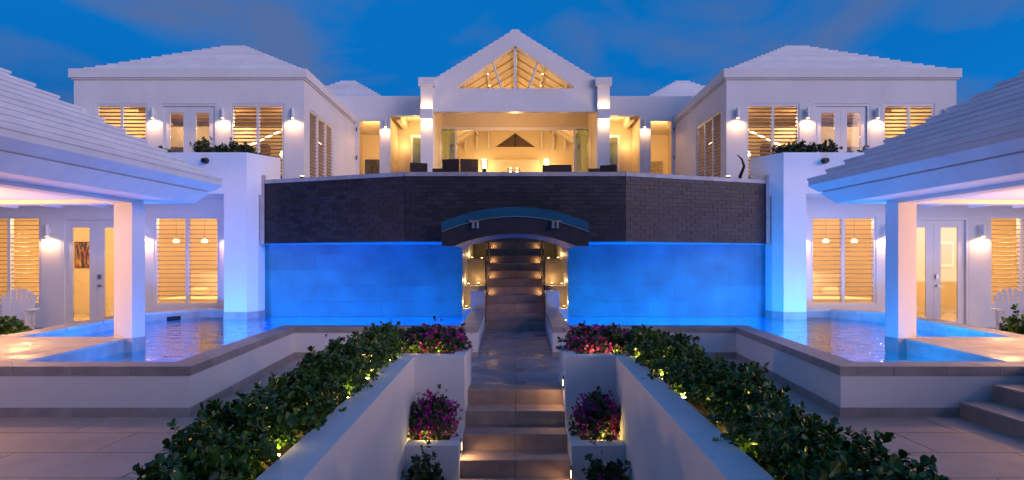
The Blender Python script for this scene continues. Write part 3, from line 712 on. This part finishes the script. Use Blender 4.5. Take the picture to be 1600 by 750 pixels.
# ------------------------------------------------------------------ upper terrace floor
m = MB()
for s in SIDES: m.prism(ccw([(s * 0.78, 15.605), (s * 6.3, 15.605), (s * 6.3, 16.3), (s * 17, 16.3), (s * 17, 40), (s * 0.78, 40)]), 3.40, ZT - 0.004)
m.prism([(-0.779, 20.3), (0.779, 20.3), (0.779, 40), (-0.779, 40)], 3.40, ZT - 0.004)
o = m.build('upper_terrace', 'deck_tile'); tag(o, 'upper terrace floor of the main house', kind='structure')

# ------------------------------------------------------------------ stepped Bermuda roofs
def hip_roof(parent, x0, x1, y0, y1, z0, slope, nstep, name='roof_step', m='roof_white', stop=1.0, lip=0.03, rot=None):
    w = min(x1 - x0, y1 - y0) / 2; dn = w / nstep
    for k in range(int(nstep * stop)):
        a = dn * k; za = z0 + slope * dn * k
        b = MB().box(x0 + a, x1 - a, y0 + a, y1 - a, za + (0.001 if k else 0), za + slope * dn)
        b.build(name, m, parent)

# ------------------------------------------------------------------ wings
def wing(s):
    t = thing('house_wing', pick(s, 'white louvred upper wing away from the driftwood branch', 'white louvred upper wing beside the dark driftwood branch'), 'house', (0, 0, 0), 0, 'upper wings of the house')
    S = lambda a, b: sorted((s * a, s * b)); Y0 = 19.0; Y1 = 24.9; ZR = 7.4
    wins = [S(10.93, 12.45), S(6.87, 8.44)]; door = S(8.86, 10.52)
    holed(rect(*S(6.27, 13.1), ZT, ZR - 0.27), [rect(*w, 4.05, 6.38) for w in wins] + [rect(*door, ZT + .02, 6.38)], Y0, Y0 + 0.22).build('wall', 'stucco', t)
    for w in wins: louvre(t, s, *w, 4.05, 6.36, Y0 + 0.03, 2, tilt=-14)
    french_door(t, door[0] + 0.06, door[1] - 0.06, ZT + 0.02, 6.31, Y0 + 0.02)
    # side wall facing the court
    d0, d1 = s * 6.27, s * 6.49
    holed(rect(Y0 + 0.221, Y1, ZT, ZR - 0.27), [rect(19.53, 22.15, 4.0, 6.36)], d0, d1, 'yz').build('wall', 'stucco', t)
    louvre(t, s, 19.53, 22.15, 4.0, 6.36, d0 + s * 0.03, 3, 'yz', tilt=50, inward=s, deep=0.042)
    box('wall', 'stucco', t, *S(12.9, 13.1), Y0 + 0.221, 26.0, ZT, ZR - 0.27)
    # cornice and roof
    box('cornice', 'stucco', t, *S(6.17, 13.2), 18.9, 26.0, ZR - 0.265, ZR)
    box('cornice_bead', 'stucco', t, *S(6.22, 13.15), 18.95, 25.9, ZR - 0.31, ZR - 0.2655)
    hip_roof(t, *S(6.45, 12.95), 19.2, 26.4, ZR + 0.001, 0.575, 15, stop=0.94)
    # room inside
    xa, xb = S(6.5, 12.89); yb = 24.6
    m = MB(); m.quad((xa, yb, ZT), (xb, yb, ZT), (xb, yb, 7.05), (xa, yb, 7.05)); m.quad((s * 12.89, Y0 + .3, ZT), (s * 12.89, yb, ZT), (s * 12.89, yb, 7.05), (s * 12.89, Y0 + .3, 7.05))
    m.build('interior_wall', 'cream', t)
    box('ceiling', 'ceiling_paint', t, xa, xb, Y0 + .221, yb, 7.0, 7.08)
    for k in range(9):
        y = 19.7 + k * 0.55
        box('rafter', 'brown_panel', t, xa, xb, y, y + 0.09, 6.86, 6.998)
    box('door_header', 'grey_panel', t, *S(9.0, 12.5), 22.4, 22.5, 5.72, 6.42)
    box('wardrobe', 'grey_panel', t, *S(10.4, 11.2), 23.3, 24.0, ZT, 5.4)
    for x, w in ((7.9, 0.45), (9.4, 0.35), (11.6, 0.6)):
        box('pier', 'brown_panel', t, *S(x, x + w), 24.3, 24.59, ZT, 6.2)
    for x, e in ((7.6, 125), (9.7, 140), (11.7, 75)): lamp('room_lamp', 'POINT', (s * x, 21.6, 6.4), e, WARM, t, 0.15)
    # cove lights forming a gable behind the window
    cv = thing('cove_light', 'gable shaped line of warm cove lights inside the upper wing', 'lamp', (0, 0, 0), 0, 'cove lights in the upper wings')
    for q in (-1, 1):
        MB().tube([(s * 7.9, 22.2, 6.35), (s * 7.9 + q * 1.3, 22.2, 5.75)], [0.02, 0.02], 6).build('light_strip', 'bulb', cv)
    lp = thing('globe_lamp', 'glowing globe table lamp behind the louvred window of the upper wing', 'lamp', (s * 7.45, 20.6, ZT), 0, 'globe lamps in the upper wings')
    MB().cyl((0, 0, 0), 0.18, 0.9, 12, 0.12).build('stand', 'wood_dark', lp); MB().ball((0, 0, 1.62), 0.12).build('globe', 'bulb', lp, smooth=True); MB().cyl((0, 0, 0.9), 0.015, 0.62, 8).build('stem', 'metal_steel', lp)
    for x, w in ((12.78, 'by the outer corner'), (10.72, 'on the outer side of the glass doors'), (8.65, 'between glass doors and inner window'), (6.58, 'at the inner corner')):
        sconce(s * x, Y0, 5.93, 'white cylinder wall light on the upper wing ' + w, 'upper wing wall lights ' + w, 8)
    return t
for s in SIDES: wing(s)

# ------------------------------------------------------------------ central house
ch = thing('central_house', 'gabled white central house open to a glowing great room', 'house', (0, 0, 0))
YG = 23.5
sl = 1.81 / 2.94
outer = [(-3.45, ZT), (3.45, ZT), (3.45, 8.2), (2.94, 8.2)]
NS = 15
stp = []
for k in range(NS):
    x0 = 2.94 * (1 - k / NS); x1 = 2.94 * (1 - (k + 1) / NS); z1 = 8.46 + 1.81 * (k + 1) / NS - 0.02
    stp += [(x0, z1 - 0.075), (x1 + 0.004, z1)]
stp[-1] = (0.12, stp[-1][1])
outer += stp + [(-x, z) for x, z in stp[::-1]] + [(-2.94, 8.2), (-3.45, 8.2)]
holes = [rect(-3.0, 3.0, ZT + 0.02, 7.38), [(-2.15, 8.08), (2.15, 8.08), (2.15, 8.16), (0, 9.66), (-2.15, 8.16)]]
holed(outer, holes, YG, YG + 0.35).build('gable_wall', 'stucco', ch)
box('lintel_trim', 'white_paint', ch, -3.0, 3.0, YG - 0.03, YG + 0.25, 7.22, 7.379)
MB().box(-0.045, 0.045, YG + 0.1, YG + 0.2, 8.081, 9.62).build('king_post', 'white_paint', ch)
for s in SIDES:
    MB().tube([(s * 0.82, YG + 0.15, 9.06), (s * 0.50, YG + 0.15, 8.09)], [0.04, 0.04], 6).build('strut', 'white_paint', ch)
    box('pilaster', 'stucco', ch, *sorted((s * 3.0, s * 3.45)), YG - 0.18, YG - 0.001, ZT, 8.13)
    box('pilaster_cap', 'stucco', ch, *sorted((s * 2.93, s * 3.52)), YG - 0.25, YG + 0.4, 8.201 - 0.07, 8.42)
# stepped roof behind the gable
for s in SIDES:
    for k in range(NS):
        x0 = 2.98 * (1 - k / NS); z1 = 8.46 + 1.81 * (k + 1) / NS - 0.035
        box('roof_step', 'roof_white', ch, *sorted((s * max(x0 - 0.3, 0.001), s * x0)), YG + 0.351, 34.0, z1 - 0.16, z1)
# inner ceiling and rafters
for s in SIDES:
    m = MB(); m.quad((s * 3.0, YG + .36, 7.98), (0, YG + .36, 9.80), (0, 33.9, 9.80), (s * 3.0, 33.9, 7.98)); m.build('ceiling', 'ceiling_paint', ch)
    for k in range(10):
        y = YG + 0.7 + k * 1.02
        r = MB(); P = [(2.98, 7.97), (0.02, 9.77), (0.02, 9.725), (2.98, 7.925)]
        r.slab([(s * a, b) for a, b in P], y, y + 0.05); r.build('rafter', 'ceiling_paint', ch)
    for yb_ in (1.0, 1.9):
        r = MB(); r.box(*sorted((s * yb_, s * (yb_ + 0.09))), YG + .4, 33.8, 9.75 - yb_ * 0.607 - 0.2, 9.75 - yb_ * 0.607 - 0.1); r.build('purlin', 'ceiling_paint', ch)
box('ridge_beam', 'white_paint', ch, -0.06, 0.06, YG + .36, 33.9, 9.52, 9.70)
# inner wall with folding door opening
holed(rect(-4.915, 4.915, ZT, 8.30), [rect(-3.05, 3.05, ZT + .02, 7.36)], 27.0, 27.2).build('inner_wall', 'cream', ch)
box('door_track', 'white_paint', ch, -3.05, 3.05, 26.93, 26.999, 7.26, 7.40)
for s in SIDES:
    for k, (xa, xb) in enumerate(((2.45, 2.96),)):
        d = MB(); d.box(*sorted((s * 2.36, s * 2.44)), 25.9, 25.96, ZT, 7.2); d.box(*sorted((s * 2.97, s * 3.0)), 25.9, 25.96, ZT, 7.2); d.box(*sorted((s * 2.44, s * 2.97)), 25.9, 25.96, 7.1, 7.2)
        d = d.build('folding_door', 'frame_white', ch)
        box('pane', 'glass_green', d, *sorted((s * 2.441, s * 2.969)), 25.92, 25.935, ZT + .05, 7.099)
    box('side_wall', 'cream', ch, *sorted((s * 3.05, s * 3.2)), YG + .36, 26.99, ZT, 8.1)
    box('side_wall', 'cream', ch, *sorted((s * 4.4, s * 4.55)), 27.21, 34.0, ZT, 7.6)
    m = MB(); m.quad((s * 4.5, 27.21, 7.55), (s * 2.9, 27.21, 8.1), (s * 2.9, 34, 8.1), (s * 4.5, 34, 7.55)); m.build('ceiling', 'ceiling_paint', ch)
    for k in range(5):
        x = s * (1.35 + k * 0.62)
        MB().box(*sorted((x, x + s * 0.08)), 33.7, 33.86, 7.7, 9.1 - k * 0.2).build('ceiling_rib', 'white_paint', ch)
# back wall with the dark inner gable, arch niche and bright panel
holed([(-4.5, ZT), (4.5, ZT), (4.5, 8.2), (0, 9.9), (-4.5, 8.2)], [[(-1.05, 7.86), (1.05, 7.86), (0, 8.62)]], 33.9, 34.1).build('back_wall', 'cream', ch)
MB().slab([(-1.2, 7.8), (1.2, 7.8), (0, 8.75)], 34.3, 34.35).build('inner_gable', 'brown_panel', ch)
box('king_post', 'wood_dark', ch, -0.03, 0.03, 34.0, 34.08, 7.86, 8.6)
box('alcove_panel', 'ceiling_paint', ch, -1.25, 1.25, 33.7, 33.89, ZT, 7.15)
for (x, y, z, e) in ((0, 25.3, 6.6, 60), (-2.2, 29.8, 7.0, 95), (2.2, 29.8, 7.0, 95), (0, 31.5, 7.0, 50), (-0.9, 24.8, 7.9, 15), (0.9, 24.8, 7.9, 15), (0, 28.5, 8.0, 30)):
    lamp('room_lamp', 'POINT', (x, y, z), e, (1.0, 0.56, 0.21), ch, 0.2)
for s in SIDES:
    for (x, y, z) in ((1.05, 24.6, 8.95), (1.05, 26.2, 8.95), (1.05, 28.5, 8.95)):
        u = thing('downlight', 'tiny bright downlight on the vaulted ceiling behind the gable window', 'downlight', (s * x, y, z), 0, 'downlights in the gable')
        MB().cyl((0, 0, 0), 0.04, 0.1, 10).build('shade', 'white_paint', u); MB().cyl((0, 0, -0.012), 0.03, 0.01, 10).build('bulb', 'bulb', u)
    # up and down lighters on the pilasters
    t = thing('pilaster_light', 'broad white up and down light on the great room pilaster', 'wall light', (s * 3.225, YG - 0.181, 6.9), 0, 'wall lights on the great room pilasters')
    MB().box(-0.21, 0.21, -0.14, 0.0, 0.0, 0.36).build('shade', 'white_paint', t)
    MB().box(-0.19, 0.19, -0.12, -0.02, 0.361, 0.366).build('bulb', 'bulb', t); MB().box(-0.19, 0.19, -0.12, -0.02, -0.006, -0.001).build('bulb', 'bulb', t)
    lamp('pilaster_lamp', 'SPOT', (0, -0.11, -0.03), 24, WARM, t, 0.08, spot_size=R(165), spot_blend=0.35)
    lamp('pilaster_lamp', 'SPOT', (0, -0.11, 0.40), 12, WARM, t, 0.08, rot=(R(180), 0, 0), spot_size=R(165), spot_blend=0.35)
    # tall cylinder lamps at the back
    t = thing('column_lamp', 'tall glowing cylinder lamp by the great room back wall', 'lamp', (s * 1.62, 33.2, ZT), 0, 'cylinder lamps in the great room')
    MB().cyl((0, 0, 0), 0.16, 2.6, 12).build('stand', 'brown_panel', t); MB().cyl((0, 0, 2.601), 0.11, 0.95, 14).build('shade', 'bulb', t)
    # flank bays
    fl = thing('flank_bay', pick(s, 'flat roofed white bay with potted shrub in front of its porch', 'flat roofed white bay with slatted blind behind its tall window'), 'house', (0, 0, 0), 0, 'bays linking wings and great room')
    S = lambda a, b: sorted((s * a, s * b)); YF = 24.9
    holed(rect(*S(3.46, 6.26), ZT, 8.17), [rect(*S(5.20, 6.14), ZT + .02, 7.30), rect(*S(3.60, 4.86), ZT + .02, 7.40)], YF, YF + 0.25).build('wall', 'stucco', fl)
    box('wall', 'stucco', fl, *S(6.262, 7.6), YF, YF + 0.25, 7.402, 8.17)
    hr = holed(rect(*S(5.20, 6.14), ZT + 0.03, 7.30), [rect(*S(5.27, 6.07), ZT + 0.1, 7.20)], YF - 0.02, YF + 0.08).build('window', 'frame_white', fl)
    box('pane', 'glass', hr, *S(5.272, 6.068), YF + 0.03, YF + 0.036, ZT + 0.102, 7.198)
    for k in range(3):
        MB().cyl((s * 6.17, YF - 0.03, 4.6 + k * 1.1), 0.02, 0.14, 8).build('hinge', 'metal_dark', hr)
    box('trim', 'white_paint', fl, *S(3.60, 4.92), YF - 0.03, YF - 0.001, 7.401, 7.46)
    # porch behind: partition, ceiling with boards, glass door
    box('partition', 'cream', fl, *S(4.92, 5.05), YF + 0.26, 31.0, ZT, 8.0)
    for k in range(8): box('ceiling_board', 'linen' if k % 2 else 'ceiling_paint', fl, *S(3.21, 4.915), YF + 0.3 + k * 0.4, YF + 0.69 + k * 0.4, 7.62, 7.66)
    box('beam', 'ceiling_paint', fl, *S(4.5, 4.7), YF + 0.26, 28.2, 7.30, 7.61)
    d = holed(rect(*S(3.3, 4.30), ZT + .01, 6.95), [rect(*S(3.37, 4.23), ZT + 0.1, 6.87)], 26.4, 26.46).build('door', 'frame_white', fl)
    box('pane', 'glass_green', d, *S(3.372, 4.228), 26.42, 26.43, ZT + .102, 6.868)
    box('interior_wall', 'cream', fl, *S(3.2, 7.4), 31.0, 31.1, ZT, 8.0)
    box('interior_wall', 'cream', fl, *S(7.4, 7.5), 25.2, 31.0, ZT, 8.0)
    box('ceiling', 'ceiling_paint', fl, *S(5.06, 7.4), YF + .26, 31.0, 7.9, 7.95)
    box('roof_slab', 'roof_white', fl, *S(3.5, 7.5), YF + .26, 31.1, 8.0, 8.12)
    if s < 0:
        box('dark_window', 'metal_dark', fl, *S(6.5, 7.25), 30.9, 30.99, 5.6, 6.7)
        box('shelf', 'brown_panel', fl, *S(5.2, 6.9), 27.5, 28.3, 5.05, 5.2)
    else:
        for k in range(9): box('blind_slat', 'louvre', fl, *S(6.2, 7.1), 30.8, 30.86, 5.5 + k * 0.13, 5.56 + k * 0.13)
        box('shelf', 'brown_panel', fl, *S(5.3, 6.9), 27.5, 28.3, 5.05, 5.2)
        p = thing('painting', 'tall white picture with blue figure in the porch of the linking bay', 'painting', (4.90, 28.4, 5.4)); MB().box(-0.03, 0.0, -0.35, 0.35, -0.7, 0.7).build('frame', 'white_paint', p); MB().box(-0.042, -0.031, -0.28, 0.28, -0.62, 0.62).build('canvas', 'art_pale', p)
    for (x, y, z, e) in ((6.2, 27.5, 7.2, 210), (4.0, 25.9, 7.1, 45), (4.6, 26.7, 6.6, 8)): lamp('room_lamp', 'POINT', (s * x, y, z), e, WARM, fl, 0.15)
    sconce(s * 5.03, YF, 6.95, 'white cylinder wall light between porch opening and tall window', 'wall lights on the linking bays', 9)
    # small hip roof behind
    hr = thing('rear_roof', 'small stepped white hip roof rising behind the linking bay', 'roof', (0, 0, 0), 0, 'rear roofs behind the bays')
    hip_roof(hr, *S(4.8, 10.4), 26.6, 32.2, 8.13, 0.70, 16, stop=0.95)
# ------------------------------------------------------------------ terrace furniture seen over the wall
def dining_chair(x, y, rz, label, group):
    t = thing('dining_chair', label, 'chair', (x, y, ZT), rz, group)
    MB().box(-0.24, 0.24, -0.24, 0.24, 0.42, 0.48).build('seat', 'wood_dark', t, bevel=0.01)
    MB().box(-0.24, 0.24, 0.20, 0.26, 0.50, 0.90).build('backrest', 'wood_dark', t, bevel=0.015)
    for a in (-0.21, 0.21):
        for b in (-0.2, 0.2): MB().box(a - .02, a + .02, b - .02, b + .02, 0, 0.419).build('leg', 'wood_dark', t)
    for a in (-0.21, 0.21): MB().box(a - .02, a + .02, 0.21, 0.25, 0.481, 0.52).build('back_post', 'wood_dark', t)
for i, (u, y, rz) in enumerate(((-0.150, 17.6, 0.2), (-0.096, 17.4, 2.9), (-0.073, 17.4, 3.3), (0.130, 18.6, 0.1), (-0.118, 18.6, 0.0), (0.148, 18.4, 2.8))):
    dining_chair(u * y, y, rz, 'dark wooden dining chair standing on the upper terrace', 'dining chairs on the terrace')
t = thing('outdoor_sofa', 'long dark outdoor sofa on the upper terrace', 'sofa', (1.15, 17.9, ZT), 0)
MB().box(-0.40, 0.40, -0.3, 0.4, 0.2, 0.45).build('seat', 'wood_dark', t); MB().box(-0.40, 0.40, -0.42, -0.301, 0.2, 0.80).build('backrest', 'wood_dark', t, bevel=0.02)
for a in (-0.34, 0.34): MB().box(a - .03, a + .03, -0.3, 0.3, 0, 0.199).build('leg', 'wood_dark', t)
for i, (x, y) in enumerate(((-0.82, 16.9), (-0.16, 20.9), (0.06, 20.9))):
    z = ZT
    t = thing('candle_lantern', 'glass candle lantern burning on a dark stand on the terrace', 'lantern', (x, y, z), 0, 'candle lanterns on the terrace')
    h = 0.60 if i == 0 else 1.0
    MB().cyl((0, 0, 0), 0.06, h, 10).build('stand', 'wood_dark', t); MB().cyl((0, 0, h + 0.001), 0.05, 0.12, 12, 0.03).build('flame', 'bulb', t); MB().cyl((0, 0, h + 0.001), 0.085, 0.22, 14).build('glass', 'glass', t)
    lamp('lantern_lamp', 'POINT', (0, 0, h + 0.2), 1.5, WARM, t, 0.05)
for s in SIDES:
    for k, (x, sz) in enumerate(((6.48, 0.24), (6.80, 0.30), (7.12, 0.26), (7.55, 0.32), (8.5, 0.2))):
        shrub('terrace_shrub', 'small dark shrub growing above the corner parapet', 'shrub', 'shrubs along the parapet', (s * x, 15.5, 4.02), (0.22, 0.2, sz), 150, 0.06, 400 + k + (20 if s > 0 else 0), 'leaf_small', 6, stems=4)
    pl = MB().prism(ccw([(s * 6.42, 15.13), (s * 10.0, 15.13), (s * 10.0, 15.95), (s * 6.42, 15.95)]), 3.501, 4.05).build('planting_bed', 'soil'); tag(pl, 'soil planting bed behind the corner parapet', kind='structure', group='parapet planting beds')
    bo = MB(); bo.ball((0, 0, 0), 0.25, 3, (1.0, 0.8, 0.85)); rs = random.Random(5)
    for v in bo.bm.verts: v.co *= 1 + 0.06 * math.sin(9 * v.co.x + 3) * math.cos(8 * v.co.y)
    o = bo.build('boulder', 'boulder', None, (s * 8.10, 15.5, 4.12), smooth=True); tag(o, 'dark rounded boulder on the parapet planting bed', 'boulder', 'boulders above the parapets')
    garden_light(s * 6.95, 15.45, 4.06, 1.2, 'small golden spotlight among the parapet shrubs')
    u = thing('terrace_uplight', 'small golden uplight on the terrace wall coping', 'uplight', (s * 5.02, 15.08, ZD + 0.089), 0, 'uplights on the terrace coping')
    MB().cyl((0, 0, 0), 0.05, 0.06, 12).build('lamp_body', 'metal_dark', u); MB().cyl((0, 0, 0.061), 0.045, 0.006, 12).build('lens', 'bulb', u); lamp('uplight_lamp', 'POINT', (0, 0.05, 0.16), 3.5, WARM, u, 0.04)
    c = thing('wall_spotlight', 'black round spotlight mounted on the white corner parapet', 'spotlight', (s * 7.19, 14.898, 4.01), 0, 'round spotlights on the parapets')
    MB().cyl((0, -0.03, 0), 0.07, 0.029, 16, axis='Y').build('base', 'metal_dark', c); MB().cyl((0, -0.15, -0.01), 0.058, 0.12, 16, 0.066, axis='Y').build('lamp_head', 'metal_dark', c, smooth=False)
shrub('terrace_shrub', 'small shrub beside the porch of the linking bay', 'shrub', None, (-4.45, 22.5, 4.25), (0.28, 0.25, 0.26), 120, 0.06, 470, 'leaf_small', 6)
pt = thing('plant_pot', 'pale pot holding the porch shrub', 'pot', (-4.45, 22.5, ZT)); MB().cyl((0, 0, 0), 0.18, 0.75, 16, 0.24).build('pot', 'stone', pt)
t = thing('driftwood', 'curved dark driftwood branch standing on the terrace corner', 'driftwood', (5.86, 16.6, ZT))
MB().tube([(0, 0, 0), (-0.03, 0, 0.35), (0.08, 0, 0.62), (0.02, 0, 0.80), (-0.1, 0, 0.92)], [0.05, 0.045, 0.035, 0.025, 0.012], 7).build('branch', 'wood_dark', t)

# ------------------------------------------------------------------ pavilions over the decks
def pavilion(s):
    t = thing('pavilion', pick(s, 'open white stepped-roof pavilion on the side without stone steps', 'open white stepped-roof pavilion beside the two stone side steps'), 'pavilion', (s * 4.62, 10.15, 0), s * R(5.5), 'poolside pavilions')
    # local frame: x away from the axis, y towards the camera is negative
    w, d = 5.6, 5.6
    def B(name, m, x0, x1, y0, y1, z0, z1): return box(name, m, t, *sorted((s * x0, s * x1)), y0, y1, z0, z1)
    ZE = 2.535
    # soffit and fascia in two stages
    def ring(name, o0, o1, z0, z1, m):
        mb = MB(); a = [(o0, -d + o0), (w - o0, -d + o0), (w - o0, -o0), (o0, -o0)]; b = [(o1, -d + o1), (w - o1, -d + o1), (w - o1, -o1), (o1, -o1)]
        va = [mb.bm.verts.new((s * x, y, z0)) for x, y in a]; vb = [mb.bm.verts.new((s * x, y, z1)) for x, y in b]
        mb.bm.faces.new(va); mb.bm.faces.new(vb)
        for i in range(4): mb.bm.faces.new((va[i], va[(i + 1) % 4], vb[(i + 1) % 4], vb[i]))
        return mb.build(name, m, t)
    ring('fascia', 0.30, 0.14, ZE, ZE + 0.175, 'roof_white')
    ring('eave', 0.13, 0.0, ZE + 0.195, ZE + 0.30, 'roof_white')
    ring('groove', 0.17, 0.17, ZE + 0.1755, ZE + 0.1945, 'roof_white')
    n = 15; run = w / 2 / n
    for k in range(n):
        o = 0.02 + run * k; z = ZE + 0.301 + k * 0.119
        if o < w / 2 - 0.1: MB().box(*sorted((s * o, s * (w - o))), -d + o, -o, z, z + 0.0825).box(*sorted((s * (o - 0.014), s * (w - o + 0.014))), -d + o - 0.014, -o + 0.014, z + 0.083, z + 0.118).build('roof_step', 'roof_white', t)
    # ceiling beams
    for (x0, x1, y0, y1) in ((0.82, 1.06, -d + .74, -0.74), (w - .99, w - .74, -d + .74, -0.74), (1.061, w - .991, -0.99, -0.74), (1.061, w - .991, -d + .74, -d + .99)):
        B('beam', 'white_paint', x0, x1, y0, y1, ZE - 0.055, ZE - 0.001)
    for x in (1.7, 2.45, 3.2, 3.95): B('rafter_tail', 'white_paint', x, x + 0.07, -0.70, -0.36, ZE - 0.055, ZE - 0.001)
    for x in (0.80, w - 1.02):
        for y in (-1.02, -d + 0.74):
            B('column', 'stucco', x, x + 0.28, y, y + 0.28, ZC + 0.001, ZE - 0.056)
    B('column_base', 'stone', 0.795, 1.085, -1.025, -0.735, -0.5, ZC)
    lamp('pavilion_lamp', 'POINT', (s * 2.9, -2.6, 1.95), 240, (1.0, 0.46, 0.12), t, 0.12)
    p = thing('pavilion_lantern', 'warm globe lamp hanging under the pavilion ceiling', 'lamp', (0, 0, 0), 0, 'globe lamps under the pavilions')
    p.location = t.matrix_basis @ Vector((s * 2.9, -2.6, 2.3)) if False else (s * 4.62, 10.15, 0); p.rotation_euler = t.rotation_euler
    MB().cyl((s * 2.9, -2.6, 2.40), 0.05, 0.17, 12).build('mount', 'white_paint', p); MB().ball((s * 2.9, -2.6, 2.33), 0.08).build('globe', 'bulb_soft', p, smooth=True)
    return t
for s in SIDES: pavilion(s)

# ------------------------------------------------------------------ adirondack chairs and courtyard plants
def adirondack(s):
    t = thing('adirondack_chair', 'white slatted adirondack chair by the lower suite wall', 'chair', (s * 11.35, 14.5, 0), s * R(-24), 'adirondack chairs')
    for k in range(7):
        a = (k - 3) / 3.0; m = MB()
        lean = Matrix.Translation((a * 0.205, 0.16, 0.28)) @ Matrix.Rotation(R(-22), 4, 'X') @ Matrix.Rotation(R(a * 9), 4, 'Y')
        top = 0.82 - 0.15 * a * a
        m.box(-0.041, 0.041, -0.01, 0.01, 0.0, top, lean); m.build('back_slat', 'white_paint', t, bevel=0.006)
    for k in range(6):
        y = -0.36 + k * 0.10; MB().box(-0.27, 0.27, y, y + 0.088, 0.36 - 0.018 * k, 0.38 - 0.018 * k).build('seat_slat', 'white_paint', t)
    for q in SIDES:
        MB().box(q * 0.34 - 0.065, q * 0.34 + 0.065, -0.45, 0.33, 0.555, 0.58).build('armrest', 'white_paint', t, bevel=0.006)
        MB().box(q * 0.30 - 0.02, q * 0.30 + 0.02, -0.40, -0.30, 0.0, 0.554).build('leg', 'white_paint', t)
        m = MB(); m.box(-0.02, 0.02, -0.05, 0.05, 0, 0.75, Matrix.Translation((q * 0.255, 0.48, 0.05)) @ Matrix.Rotation(R(68), 4, 'X')); m.build('leg', 'white_paint', t)
        MB().box(q * 0.30 - 0.02, q * 0.30 + 0.02, 0.22, 0.30, 0.18, 0.554).build('arm_post', 'white_paint', t)
    MB().box(-0.30, 0.30, 0.29, 0.315, 0.50, 0.60).build('back_rail', 'white_paint', t)
for s in SIDES:
    adirondack(s)
    for k, (x, y, z) in enumerate(((9.05, 11.3, 0.0), (9.6, 11.6, 0.0))):
        shrub('courtyard_shrub', 'low green shrub in front of the adirondack chair', 'shrub', 'courtyard shrubs', (s * x, y, z), (0.40, 0.35, 0.36), 200, 0.085, 500 + k + (7 if s > 0 else 0), 'leaf', 6)
